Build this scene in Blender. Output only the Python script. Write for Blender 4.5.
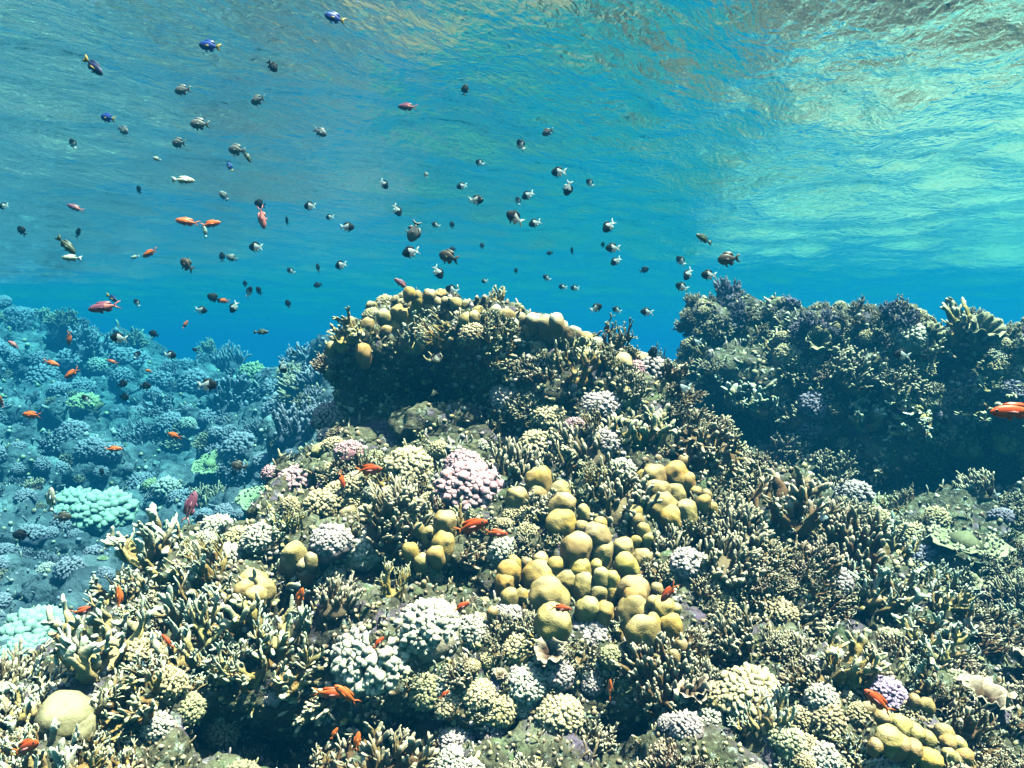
import bpy, bmesh, math, random
import numpy as np
from mathutils import Vector, Matrix, Quaternion
from mathutils.bvhtree import BVHTree

for o in list(bpy.data.objects):
    bpy.data.objects.remove(o)
random.seed(7)
RNG = np.random.default_rng(11)
R = math.radians
C = bpy.context.scene.collection
SC = bpy.context.scene

# ------------------------------------------------------------------ camera, world, sun, exposure
FPX, PITCH = 800.0, 2.5
cam_d = bpy.data.cameras.new('camera')
cam_d.sensor_width = 36.0
cam_d.lens = 36.0 * FPX / 1024.0
cam_d.clip_start, cam_d.clip_end = 0.02, 400.0
cam = bpy.data.objects.new('camera', cam_d)
C.objects.link(cam)
cam.location = (0, 0, 0)
cam.rotation_euler = (R(90 - PITCH), 0, 0)
SC.camera = cam

SUN_EL, SUN_AZ = 71.0, 105.0          # azimuth measured from +Y (view direction) towards +X (right)
sd = Vector((math.cos(R(SUN_EL)) * math.sin(R(SUN_AZ)), math.cos(R(SUN_EL)) * math.cos(R(SUN_AZ)), math.sin(R(SUN_EL))))
sun_d = bpy.data.lights.new('sun', 'SUN')
sun_d.energy, sun_d.angle, sun_d.color = 5.0, R(0.6), (1.0, 0.82, 0.63)
sun = bpy.data.objects.new('sun', sun_d)
C.objects.link(sun)
sun.location = (0, 0, 10)
sun.rotation_euler = sd.to_track_quat('Z', 'Y').to_euler()

world = bpy.data.worlds.new('World')
SC.world = world
world.use_nodes = True
wn = world.node_tree
sky = wn.nodes.new('ShaderNodeTexSky')
sky.sky_type = 'NISHITA'
sky.sun_disc = False
sky.sun_elevation, sky.sun_rotation = R(SUN_EL), R(SUN_AZ)
bg = wn.nodes['Background']
wn.links.new(sky.outputs[0], bg.inputs[0])
bg.inputs[1].default_value = 0.09

SC.view_settings.view_transform = 'Standard'
SC.view_settings.look = 'None'
SC.view_settings.exposure = 1.98
SC.view_settings.gamma = 1.0
SC.view_settings.use_curve_mapping = False
SC.render.engine = 'CYCLES'
cy = SC.cycles
cy.use_denoising = True
cy.max_bounces = 7
cy.diffuse_bounces = 0
cy.glossy_bounces = 3
cy.transmission_bounces = 4
cy.transparent_max_bounces = 8
cy.volume_bounces = 1
cy.caustics_reflective = False
cy.caustics_refractive = False
cy.sample_clamp_indirect = 4.0

SURF_H = 1.10                         # the sea surface above the lens
HAZE_DENSITY = 0.17
HAZE_COLOR = (0.003, 0.049, 0.108, 1)
HAZE_ABSORB = (0.0, 0.62, 0.73, 1)

# ------------------------------------------------------------------ numpy helpers
def hash3(ix, iy, iz, seed):
    h = (ix * 374761393 + iy * 668265263 + iz * 2147483647 + seed * 1274126177) & 0xFFFFFFFF
    h = ((h ^ (h >> 13)) * 1274126177) & 0xFFFFFFFF
    h = (h ^ (h >> 16)) & 0xFFFFFFFF
    return (h & 0xFFFFFF) / float(0xFFFFFF)

def vnoise(p, seed=0):
    p = np.asarray(p, dtype=np.float64)
    i = np.floor(p).astype(np.int64)
    f = p - i
    f = f * f * f * (f * (f * 6 - 15) + 10)
    out = 0
    for dx in (0, 1):
        wx = f[:, 0] if dx else 1 - f[:, 0]
        for dy in (0, 1):
            wy = f[:, 1] if dy else 1 - f[:, 1]
            for dz in (0, 1):
                wz = f[:, 2] if dz else 1 - f[:, 2]
                out = out + wx * wy * wz * hash3(i[:, 0] + dx, i[:, 1] + dy, i[:, 2] + dz, seed)
    return out * 2 - 1

def fbm(p, octaves=4, seed=0, gain=0.5, lac=2.03):
    a, s, q = 1.0, 0.0, np.array(p, dtype=np.float64)
    for k in range(octaves):
        s = s + a * vnoise(q, seed + k * 17)
        a *= gain
        q = q * lac + 3.7
    return s

def worley(p, seed=0):
    p = np.asarray(p, dtype=np.float64)
    i = np.floor(p).astype(np.int64)
    best = np.full(len(p), 9.0)
    for dx in (-1, 0, 1):
        for dy in (-1, 0, 1):
            for dz in (-1, 0, 1):
                c = i + np.array([dx, dy, dz])
                q = np.stack([hash3(c[:, 0], c[:, 1], c[:, 2], seed + s) for s in (1, 2, 3)], 1) + c
                d = ((q - p) ** 2).sum(1)
                best = np.minimum(best, d)
    return np.sqrt(best)

def ico(sub):
    bm = bmesh.new()
    bmesh.ops.create_icosphere(bm, subdivisions=sub, radius=1.0)
    v = np.array([x.co[:] for x in bm.verts])
    f = np.array([[x.index for x in fc.verts] for fc in bm.faces])
    bm.free()
    return v, f
ICO = {k: ico(k) for k in (1, 2, 3, 4)}

class MB:
    """collects pieces for ONE mesh; t = 0..1 how close to a growing tip"""
    def __init__(self):
        self.v, self.f, self.t, self.m, self.n = [], [], [], [], 0
    def add(self, v, faces, t=0.0, mat=0):
        v = np.asarray(v, dtype=np.float64)
        self.v.append(v)
        self.t.append(np.broadcast_to(np.asarray(t, dtype=np.float64), (len(v),)).copy())
        for f in faces:
            self.f.append(tuple(int(i) + self.n for i in f))
            self.m.append(mat)
        self.n += len(v)
    def blob(self, c, r, sub=2, rot=None, lump=0.0, freq=2.0, seed=0, t=0.0, mat=0, grad=None):
        v, f = ICO[sub]
        w = v.copy()
        if lump:
            w = w * (1 + lump * fbm(v * freq + seed * 7.31, 2, seed))[:, None]
        r = np.array(r if hasattr(r, '__len__') else (r, r, r))
        w = w * r
        if rot is not None:
            w = w @ np.array(rot.to_3x3()).T
        tt = t if grad is None else np.clip(grad[0] + grad[1] * v[:, 2], 0, 1)
        self.add(w + np.array(c), f, tt, mat)
    def tube(self, pts, rad, seg=6, flat=1.0, side=None, t0=0.0, t1=1.0, mat=0, cap=True):
        pts = [Vector(p) for p in pts]
        n = len(pts)
        vs, ts = [], []
        side = Vector(side) if side is not None else Vector((0.37, 0.83, 0.41))
        for i, p in enumerate(pts):
            d = (pts[min(i + 1, n - 1)] - pts[max(i - 1, 0)]).normalized()
            a = side - d * side.dot(d)
            if a.length < 1e-4:
                a = d.orthogonal()
            a.normalize()
            b = d.cross(a)
            for k in range(seg):
                th = 2 * math.pi * k / seg
                vs.append(p + a * (math.cos(th) * rad[i]) + b * (math.sin(th) * rad[i] * flat))
                ts.append(t0 + (t1 - t0) * i / (n - 1))
        fs = []
        for i in range(n - 1):
            for k in range(seg):
                k2 = (k + 1) % seg
                fs.append((i * seg + k, i * seg + k2, (i + 1) * seg + k2, (i + 1) * seg + k))
        if cap:
            d = (pts[-1] - pts[-2]).normalized()
            vs.append(pts[-1] + d * rad[-1] * 0.8)
            ts.append(t1)
            e = len(vs) - 1
            for k in range(seg):
                fs.append(((n - 1) * seg + k, (n - 1) * seg + (k + 1) % seg, e))
        self.add(np.array([v[:] for v in vs]), fs, np.array(ts), mat)
    def mesh(self, name, mats, smooth=True):
        me = bpy.data.meshes.new(name)
        v = np.concatenate(self.v)
        me.from_pydata(v.tolist(), [], self.f)
        at = me.attributes.new('tip', 'FLOAT', 'POINT')
        at.data.foreach_set('value', np.concatenate(self.t).astype(np.float32))
        for m in (mats if isinstance(mats, (list, tuple)) else [mats]):
            me.materials.append(m)
        me.polygons.foreach_set('material_index', np.array(self.m, dtype=np.int32))
        me.polygons.foreach_set('use_smooth', np.full(len(self.f), smooth))
        me.update()
        return me

def link(name, me, parent=None, loc=(0, 0, 0), rot=None, scale=None):
    o = bpy.data.objects.new(name, me)
    C.objects.link(o)
    if parent:
        o.parent = parent
    o.location = loc
    if rot is not None:
        o.rotation_mode = 'QUATERNION'
        o.rotation_quaternion = rot
    if scale is not None:
        o.scale = scale if hasattr(scale, '__len__') else (scale,) * 3
    return o

def tag(o, label=None, cat=None, group=None, kind=None):
    if label: o['label'] = label
    if cat: o['category'] = cat
    if group: o['group'] = group
    if kind: o['kind'] = kind
    return o

def copy_tree(o, parent=None):
    c = o.copy()
    C.objects.link(c)
    c.parent = parent
    for ch in list(o.children):
        copy_tree(ch, c)
    return c

CP, SP = math.cos(R(PITCH)), math.sin(R(PITCH))
def ray(u, v):
    x, z = (u - 512) / FPX, (384 - v) / FPX
    return Vector((x, CP + z * SP, z * CP - SP))
def at(u, v, Y):
    d = ray(u, v)
    return d * (Y / d.y)
def pix(P):
    P = np.atleast_2d(np.asarray(P))
    d = P[:, 1] * CP - P[:, 2] * SP
    zz = P[:, 1] * SP + P[:, 2] * CP
    d = np.where(np.abs(d) < 1e-6, 1e-6, d)
    return np.stack([512 + FPX * P[:, 0] / d, 384 - FPX * zz / d, d], 1)

# ------------------------------------------------------------------ materials
class NT:
    def __init__(self, name):
        self.mat = bpy.data.materials.new(name)
        self.mat.use_nodes = True
        self.t = self.mat.node_tree
        self.t.nodes.clear()
        self.out = self.n('ShaderNodeOutputMaterial')
    def n(self, k, **kw):
        nd = self.t.nodes.new(k)
        for a, b in kw.items():
            setattr(nd, a, b)
        return nd
    def l(self, a, b):
        self.t.links.new(a, b)
    def noise(self, scale, detail=3.0, rough=0.55, co=None, dist=0.0):
        nd = self.n('ShaderNodeTexNoise')
        nd.inputs['Scale'].default_value = scale
        nd.inputs['Detail'].default_value = detail
        nd.inputs['Roughness'].default_value = rough
        nd.inputs['Distortion'].default_value = dist
        if co is not None: self.l(co, nd.inputs['Vector'])
        return nd.outputs['Fac']
    def vor(self, scale, co=None, feature='F1', out='Distance'):
        nd = self.n('ShaderNodeTexVoronoi', feature=feature)
        nd.inputs['Scale'].default_value = scale
        if co is not None: self.l(co, nd.inputs['Vector'])
        return nd.outputs[out]
    def ramp(self, fac, stops):
        nd = self.n('ShaderNodeValToRGB')
        e = nd.color_ramp.elements
        while len(e) < len(stops): e.new(0.5)
        for x, (p, c) in zip(e, stops):
            x.position = p
            x.color = (*c, 1) if hasattr(c, '__len__') else (c, c, c, 1)
        self.l(fac, nd.inputs[0])
        return nd.outputs['Color']
    def mix(self, fac, a, b, mode='MIX'):
        nd = self.n('ShaderNodeMix', data_type='RGBA', blend_type=mode)
        for s, x in ((0, fac), (6, a), (7, b)):
            if isinstance(x, (int, float)): nd.inputs[s].default_value = x
            elif hasattr(x, '__len__'): nd.inputs[s].default_value = (*x[:3], 1)
            else: self.l(x, nd.inputs[s])
        return nd.outputs[2]
    def math(self, op, a, b=None):
        nd = self.n('ShaderNodeMath', operation=op)
        for s, x in ((0, a), (1, b)):
            if x is None: continue
            if isinstance(x, (int, float)): nd.inputs[s].default_value = x
            else: self.l(x, nd.inputs[s])
        return nd.outputs[0]
    def done(self, col, rough=0.75, spec=0.25, bump=None, strength=0.5, dist=0.01, sss=0.0):
        b = self.n('ShaderNodeBsdfPrincipled')
        if hasattr(col, '__len__'): b.inputs['Base Color'].default_value = (*col[:3], 1)
        else: self.l(col, b.inputs['Base Color'])
        b.inputs['Roughness'].default_value = rough
        b.inputs['Specular IOR Level'].default_value = spec
        if bump is not None:
            bn = self.n('ShaderNodeBump')
            bn.inputs['Strength'].default_value = strength
            bn.inputs['Distance'].default_value = dist
            self.l(bump, bn.inputs['Height'])
            self.l(bn.outputs[0], b.inputs['Normal'])
        self.l(b.outputs[0], self.out.inputs['Surface'])
        return self.mat

WARM = (1.27, 0.93, 0.84)
def coral_mat(name, base, alt, tipc, tip_lo=0.55, tip_hi=0.95, scale=30.0, bump=0.5, poly=0.0, var=0.25):
    base, alt, tipc = [tuple(min(.95, c * w) for c, w in zip(x, WARM)) for x in (base, alt, tipc)]
    m = NT(name)
    g = m.n('ShaderNodeNewGeometry').outputs['Position']
    info = m.n('ShaderNodeObjectInfo').outputs['Random']
    big = m.noise(9.0, 3.0, 0.6, g)
    col = m.mix(m.ramp(big, [(0.38, 0.0), (0.62, 1.0)]), base, alt)
    fine = m.noise(scale * 3, 3.0, 0.65, g)
    col = m.mix(m.math('MULTIPLY', m.ramp(fine, [(0.35, 1.0), (0.6, 0.0)]), 0.45), col, tuple(c * 0.45 for c in base))
    hs = m.n('ShaderNodeHueSaturation')
    m.l(col, hs.inputs['Color'])
    m.l(m.math('ADD', m.math('MULTIPLY', info, 2 * var), 1.0 - var), hs.inputs['Value'])
    m.l(m.math('ADD', m.math('MULTIPLY', info, 0.026), 0.487), hs.inputs['Hue'])
    at_ = m.n('ShaderNodeAttribute', attribute_name='tip').outputs['Fac']
    wob = m.math('ADD', at_, m.math('MULTIPLY', m.math('SUBTRACT', m.noise(scale, 2.0, 0.5, g), 0.5), 0.5))
    tf = m.ramp(wob, [(tip_lo, 0.0), (tip_hi, 1.0)])
    col = m.mix(tf, hs.outputs[0], tipc)
    h = m.noise(scale * 4, 3.0, 0.6, g)
    if poly:
        h = m.math('ADD', h, m.math('MULTIPLY', m.vor(poly, g), -1.2))
    return m.done(col, 0.75, 0.2, h, bump, 0.006)

MATS = {}
def build_mats():
    M = MATS
    M['fire'] = coral_mat('fire coral cream', (0.34, 0.23, 0.08), (0.44, 0.32, 0.13), (0.85, 0.78, 0.56), 0.5, 1.0, 30)
    M['fire_pale'] = coral_mat('fire coral pale', (0.48, 0.36, 0.15), (0.58, 0.46, 0.24), (0.92, 0.87, 0.74), 0.45, 0.95, 30)
    M['fire_brown'] = coral_mat('fire coral brown', (0.20, 0.13, 0.06), (0.30, 0.20, 0.11), (0.72, 0.66, 0.50), 0.6, 1.05, 30)
    M['finger'] = coral_mat('grey finger coral', (0.22, 0.18, 0.11), (0.30, 0.25, 0.14), (0.72, 0.66, 0.50), 0.5, 1.0, 40)
    M['porites'] = coral_mat('mustard lobed coral', (0.42, 0.31, 0.12), (0.52, 0.40, 0.19), (0.66, 0.56, 0.36), 0.6, 1.1, 14, 0.22, 260.0, 0.16)
    M['porites_gold'] = coral_mat('golden lobed coral', (0.56, 0.38, 0.10), (0.58, 0.43, 0.18), (0.70, 0.57, 0.28), 0.6, 1.1, 14, 0.22, 260.0, 0.16)
    M['pink'] = coral_mat('pink cauliflower coral', (0.42, 0.19, 0.25), (0.48, 0.24, 0.30), (0.74, 0.50, 0.58), 0.45, 1.0, 30)
    M['white'] = coral_mat('white knobbed coral', (0.38, 0.34, 0.26), (0.48, 0.44, 0.34), (0.80, 0.76, 0.66), 0.35, 1.0, 30)
    M['lilac'] = coral_mat('lilac knobbed coral', (0.27, 0.22, 0.25), (0.34, 0.28, 0.30), (0.66, 0.60, 0.62), 0.45, 1.0, 30)
    M['mauve'] = coral_mat('mauve grey coral', (0.12, 0.11, 0.17), (0.18, 0.16, 0.25), (0.38, 0.36, 0.50), 0.45, 1.0, 20)  # bluish veil of the water put into the coral colour
    M['purple'] = coral_mat('purple knobbed coral', (0.24, 0.13, 0.40), (0.32, 0.18, 0.46), (0.66, 0.52, 0.80), 0.4, 1.0, 30)
    M['tan'] = coral_mat('tan knobbed coral', (0.30, 0.23, 0.11), (0.38, 0.30, 0.15), (0.74, 0.66, 0.45), 0.45, 1.0, 30)
    M['olive'] = coral_mat('olive coral', (0.19, 0.18, 0.09), (0.28, 0.26, 0.14), (0.50, 0.48, 0.32), 0.4, 1.0, 25)
    M['brown'] = coral_mat('brown coral', (0.16, 0.10, 0.07), (0.24, 0.16, 0.10), (0.60, 0.50, 0.40), 0.55, 1.0, 25)
    M['green'] = coral_mat('pale green coral', (0.20, 0.23, 0.13), (0.30, 0.31, 0.18), (0.60, 0.60, 0.44), 0.45, 1.0, 25)
    M['teal'] = coral_mat('bright table coral', (0.26, 0.34, 0.30), (0.34, 0.42, 0.36), (0.52, 0.60, 0.54), 0.4, 1.0, 20)
    # reef rock
    m = NT('reef rock')
    g = m.n('ShaderNodeNewGeometry').outputs['Position']
    a = m.noise(5.0, 6.0, 0.65, g, 0.4)
    col = m.ramp(a, [(0.30, (0.035, 0.026, 0.022)), (0.44, (0.085, 0.060, 0.038)), (0.55, (0.17, 0.125, 0.07)), (0.68, (0.32, 0.26, 0.16))])
    b = m.noise(11.0, 4.0, 0.6, g, 0.3)
    col = m.mix(m.ramp(b, [(0.55, 0.0), (0.68, 0.75)]), col, (0.27, 0.15, 0.24))
    c2 = m.noise(7.3, 4.0, 0.6, g, 1.2)
    col = m.mix(m.ramp(c2, [(0.56, 0.0), (0.70, 0.7)]), col, (0.20, 0.23, 0.10))
    d = m.noise(42.0, 4.0, 0.7, g)
    col = m.mix(m.ramp(d, [(0.56, 0.0), (0.70, 0.85)]), col, (0.62, 0.58, 0.48))
    col = m.mix(m.ramp(d, [(0.30, 0.7), (0.45, 0.0)]), col, (0.04, 0.035, 0.035))
    h = m.math('ADD', m.noise(60.0, 5.0, 0.65, g), m.math('MULTIPLY', m.vor(45.0, g), -0.8))
    M['rock'] = m.done(col, 0.85, 0.2, h, 0.9, 0.02)
    m = NT('mauve reef rock')  # slope rock with the blue of distant water haze painted into its colour
    g = m.n('ShaderNodeNewGeometry').outputs['Position']
    col = m.ramp(m.noise(2.6, 6.0, 0.65, g, 0.4), [(0.32, (0.05, 0.045, 0.06)), (0.5, (0.14, 0.12, 0.15)), (0.66, (0.34, 0.30, 0.33))])
    M['rock_far'] = m.done(col, 0.85, 0.2, m.math('ADD', m.noise(24.0, 5.0, 0.65, g), m.math('MULTIPLY', m.vor(16.0, g), -0.8)), 0.9, 0.05)
    # sea floor
    m = NT('coral sand and rubble')
    g = m.n('ShaderNodeNewGeometry').outputs['Position']
    col = m.ramp(m.noise(1.2, 6.0, 0.65, g), [(0.35, (0.06, 0.07, 0.06)), (0.55, (0.13, 0.14, 0.11)), (0.7, (0.28, 0.28, 0.22))])
    M['sand'] = m.done(col, 0.9, 0.1, m.noise(14.0, 5.0, 0.7, g), 0.8, 0.05)
    # sea surface: clear water, total reflection beyond the critical angle
    m = NT('sea surface water')
    g = m.n('ShaderNodeNewGeometry').outputs['Position']
    mp0 = m.n('ShaderNodeMapping')
    mp0.inputs['Rotation'].default_value = (0, 0, R(25))
    m.l(g, mp0.inputs['Vector'])
    mp = m.n('ShaderNodeMapping')
    mp.inputs['Scale'].default_value = (1.5, 0.75, 1.0)
    m.l(mp0.outputs[0], mp.inputs['Vector'])
    h = m.math('ADD', m.noise(7.0, 3.0, 0.5, mp.outputs[0], 0.5), m.math('MULTIPLY', m.noise(22.0, 3.0, 0.55, mp.outputs[0], 0.6), 0.36))
    bn = m.n('ShaderNodeBump')
    bn.inputs['Strength'].default_value = 1.0
    bn.inputs['Distance'].default_value = 0.021
    m.l(h, bn.inputs['Height'])
    fr = m.n('ShaderNodeFresnel')
    fr.inputs['IOR'].default_value = 1.33
    m.l(bn.outputs[0], fr.inputs['Normal'])
    gl = m.n('ShaderNodeBsdfGlossy')
    gl.inputs['Roughness'].default_value = 0.03
    gl.inputs['Color'].default_value = (1, 1, 1, 1)
    m.l(bn.outputs[0], gl.inputs['Normal'])
    tr = m.n('ShaderNodeBsdfTransparent')
    mx = m.n('ShaderNodeMixShader')
    m.l(fr.outputs[0], mx.inputs[0]); m.l(tr.outputs[0], mx.inputs[1]); m.l(gl.outputs[0], mx.inputs[2])
    m.l(mx.outputs[0], m.out.inputs['Surface'])
    M['water'] = m.mat
    m = NT('pale reef flat')
    g = m.n('ShaderNodeNewGeometry').outputs['Position']
    col = m.ramp(m.noise(2.2, 6.0, 0.65, g, 0.5), [(0.36, (0.14, 0.11, 0.07)), (0.5, (0.36, 0.31, 0.22)), (0.62, (0.60, 0.52, 0.42))])
    M['flat'] = m.done(col, 0.9, 0.1, m.noise(25.0, 5.0, 0.7, g), 0.8, 0.04)
    # haze
    m = NT('sea water haze')
    v = m.n('ShaderNodeVolumePrincipled')
    v.inputs['Color'].default_value = HAZE_COLOR
    v.inputs['Absorption Color'].default_value = HAZE_ABSORB
    v.inputs['Density'].default_value = HAZE_DENSITY
    v.inputs['Anisotropy'].default_value = 0.25
    m.l(v.outputs[0], m.out.inputs['Volume'])
    M['haze'] = m.mat
    def plain(name, col, rough=0.45, spec=0.4, mott=0.25, sc=120):
        q = NT(name)
        oc = q.n('ShaderNodeTexCoord').outputs['Object']
        cc = q.mix(q.math('MULTIPLY', q.ramp(q.noise(sc, 3, 0.6, oc), [(0.35, 0.0), (0.65, 1.0)]), mott), col, tuple(x * 0.55 for x in col))
        return q.done(cc, rough, spec)
    M['fish_black'] = plain('black fish skin', (0.008, 0.008, 0.010), 0.6, 0.15)
    M['fish_white'] = plain('white fish skin', (0.92, 0.92, 0.92), mott=0.08)
    M['fish_orange'] = plain('orange fish skin', (1.0, 0.17, 0.03))
    M['fish_rose'] = plain('rose fish skin', (0.75, 0.22, 0.20))
    M['fish_red'] = plain('red fish skin', (1.0, 0.11, 0.025))
    M['fish_purple'] = plain('purple red fish skin', (0.30, 0.08, 0.13))
    M['fish_navy'] = plain('navy fish skin', (0.02, 0.03, 0.10))
    M['fish_blue'] = plain('blue fish skin', (0.02, 0.06, 0.36))
    wm = M['fish_white'].node_tree          # thin white tail half lets the sun through
    pb = next(n for n in wm.nodes if n.type == 'BSDF_PRINCIPLED')
    tl_ = wm.nodes.new('ShaderNodeBsdfTranslucent'); tl_.inputs[0].default_value = (.95, .95, .95, 1)
    mxs = wm.nodes.new('ShaderNodeMixShader'); mxs.inputs[0].default_value = 0.6
    wm.links.new(pb.outputs[0], mxs.inputs[1]); wm.links.new(tl_.outputs[0], mxs.inputs[2])
    wm.links.new(mxs.outputs[0], next(n for n in wm.nodes if n.type == 'OUTPUT_MATERIAL').inputs[0])
    M['fish_grey'] = plain('grey fish skin', (0.17, 0.17, 0.17))
    M['fish_brown'] = plain('brown fish skin', (0.11, 0.075, 0.06))
    M['fish_olive'] = plain('olive fish skin', (0.07, 0.09, 0.06))
    M['fish_pale'] = plain('pale fish skin', (0.60, 0.58, 0.46))
    M['fish_fin'] = plain('clear pale fin', (0.55, 0.58, 0.60))
    M['fin_yellow'] = plain('yellow fin', (0.50, 0.34, 0.08))
    M['eye'] = plain('fish eye', (0.01, 0.01, 0.012), 0.2, 0.6, 0.0)
build_mats()
M = MATS

# ------------------------------------------------------------------ the setting: water, sea floor, reef rock
def grid_mesh(name, xs, ys, zfun, mat, flip=False):
    X, Y = np.meshgrid(xs, ys)
    P = np.stack([X.ravel(), Y.ravel()], 1)
    Z = zfun(P)
    nx, ny = len(xs), len(ys)
    idx = np.arange(nx * ny).reshape(ny, nx)
    F = np.stack([idx[:-1, :-1].ravel(), idx[:-1, 1:].ravel(), idx[1:, 1:].ravel(), idx[1:, :-1].ravel()], 1)
    if flip: F = F[:, ::-1]
    me = bpy.data.meshes.new(name)
    me.from_pydata(np.column_stack([P, Z]).tolist(), [], F.tolist())
    me.polygons.foreach_set('use_smooth', np.full(len(F), True))
    me.materials.append(mat)
    me.update()
    return link(name, me)

def waves(P):
    c, s = math.cos(R(25)), math.sin(R(25))
    a = P[:, 0] * c - P[:, 1] * s
    b = P[:, 0] * s + P[:, 1] * c
    r = np.hypot(P[:, 0], P[:, 1])
    def n(fx, fy, sd):
        return fbm(np.column_stack([a * fx, b * fy, np.full(len(a), sd * 3.3)]), 2, sd)
    z = 0.060 * n(0.9, 0.5, 1) + 0.034 * n(2.6, 1.4, 2)
    near = np.clip((9 - r) / 6, 0, 1)
    z = z + near * 0.009 * n(7.5, 4.0, 3)
    return SURF_H + z
t = np.linspace(-1, 1, 420)
xs = 110 * np.sinh(4.6 * t) / math.sinh(4.6)
ys = np.concatenate([np.linspace(-6, 0, 40, endpoint=False), 110 * np.sinh(4.4 * np.linspace(0, 1, 420)) / math.sinh(4.4)])
tag(grid_mesh('water_surface', xs, ys, waves, M['water']), kind='structure')

def floor_z(P):
    q = np.column_stack([P * 0.35, np.zeros(len(P))])
    return -2.6 + 0.35 * fbm(q, 4, 5) + 0.25 * np.clip((P[:, 1] - 6) / 10, 0, 1)
t = np.linspace(-1, 1, 160)
xs = 110 * np.sinh(3.6 * t) / math.sinh(3.6)
ys = np.concatenate([np.linspace(-6, 0, 30, endpoint=False), 110 * np.sinh(3.4 * np.linspace(0, 1, 150)) / math.sinh(3.4)])
tag(grid_mesh('sea_floor', xs, ys, floor_z, M['sand']), kind='structure')

bm = bmesh.new()
bmesh.ops.create_cube(bm, size=1.0)
me = bpy.data.meshes.new('haze')
bm.to_mesh(me); bm.free()
me.materials.append(M['haze'])
hz = link('haze', me, loc=(0, 52.0, (-4.6 + SURF_H + 0.35) / 2), scale=(224, 122, SURF_H + 0.35 + 4.6))
tag(hz, kind='stuff')

def rbf(ctrl):
    c = np.array([(a, b) for a, b, _ in ctrl], float) / 100.0
    y = np.array([k for *_, k in ctrl], float)
    K = np.linalg.norm(c[:, None] - c[None], axis=2)
    n = len(c)
    A = np.block([[K + 0.02 * np.eye(n), np.ones((n, 1))], [np.ones((1, n)), np.zeros((1, 1))]])
    w = np.linalg.solve(A, np.append(y, 0))
    def f(u, v):
        q = np.column_stack([np.atleast_1d(u), np.atleast_1d(v)]) / 100.0
        return np.linalg.norm(q[:, None] - c[None], axis=2) @ w[:n] + w[n]
    return f

def edge_dist(u, v, poly):
    """signed distance in pixels, positive inside"""
    inside, best = False, 1e9
    n = len(poly)
    for i in range(n):
        x1, y1 = poly[i]; x2, y2 = poly[(i + 1) % n]
        if (y1 > v) != (y2 > v) and u < (x2 - x1) * (v - y1) / (y2 - y1) + x1:
            inside = not inside
        dx, dy = x2 - x1, y2 - y1
        s = max(0, min(1, ((u - x1) * dx + (v - y1) * dy) / (dx * dx + dy * dy + 1e-9)))
        best = min(best, math.hypot(u - x1 - s * dx, v - y1 - s * dy))
    return best if inside else -best

def reef(name, poly, ctrl, step, rw, layers, holes, voxel, disp, extra=(), ledge=0.0, mat='rock'):
    depth = rbf(ctrl)
    mb = MB()
    us = [p[0] for p in poly]; vs = [p[1] for p in poly]
    for u in np.arange(min(us), max(us), step):
        for v in np.arange(min(vs), max(vs), step):
            uu, vv = u + random.uniform(-.4, .4) * step, v + random.uniform(-.4, .4) * step
            ed = edge_dist(uu, vv, poly)
            if ed < 3: continue
            Y = float(depth(uu, vv)[0])
            push = ledge * max(0.0, float(vnoise([[uu / 55, vv / 30, 3.3]], 9)[0]) - .12) if ledge else 0.0
            for (hu, hv, a, b, dp) in holes:
                q = math.hypot((uu - hu) / a, (vv - hv) / b)
                if q < 1: push = max(push, dp)
            for k, off in enumerate(layers):
                rr = random.uniform(*rw) * (1 + 0.35 * k)
                rr = max(min(rr, (ed + 4) * Y / FPX), 0.35 * rw[0])
                c = at(uu, vv, Y + push + rr * 0.8 + off)
                rot = Quaternion((random.gauss(0, 1), random.gauss(0, 1), random.gauss(0, 1), random.gauss(0, 1))).normalized().to_matrix()
                mb.blob(c, (rr * random.uniform(.85, 1.15), rr * random.uniform(.85, 1.15), rr * random.uniform(.75, 1.0)), 2 if rr / voxel < 6 else 3, rot)
    for (c, r) in extra:
        mb.blob(c, r, 3)
    me = mb.mesh('reef_seed', M['rock'])
    tmp = bpy.data.objects.new('reef_seed', me)
    C.objects.link(tmp)
    md = tmp.modifiers.new('r', 'REMESH')
    md.mode, md.voxel_size, md.adaptivity = 'VOXEL', voxel, 0
    dg = bpy.context.evaluated_depsgraph_get()
    ev = tmp.evaluated_get(dg)
    m2 = bpy.data.meshes.new_from_object(ev)
    bpy.data.objects.remove(tmp)
    n = len(m2.vertices)
    co = np.empty(n * 3); m2.vertices.foreach_get('co', co); co = co.reshape(-1, 3)
    no = np.empty(n * 3); m2.vertices.foreach_get('normal', no); no = no.reshape(-1, 3)
    for (freq, amp, sd) in disp:
        co = co + no * (amp * fbm(co * freq, 3, sd))[:, None]
        kn = np.clip(1 - worley(co * freq * 1.7, sd) * 1.3, 0, 1)
        co = co + no * (amp * 0.9 * kn ** 0.7)[:, None]
    m2.vertices.foreach_set('co', co.ravel())
    m2.polygons.foreach_set('use_smooth', np.full(len(m2.polygons), True))
    m2.materials.clear(); m2.materials.append(M[mat])
    m2.name = name
    m2.update()
    o = link(name, m2)
    tag(o, kind='structure')
    bvh = BVHTree.FromPolygons([Vector(c) for c in co], [tuple(p.vertices) for p in m2.polygons])
    return o, bvh, depth, co

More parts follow.
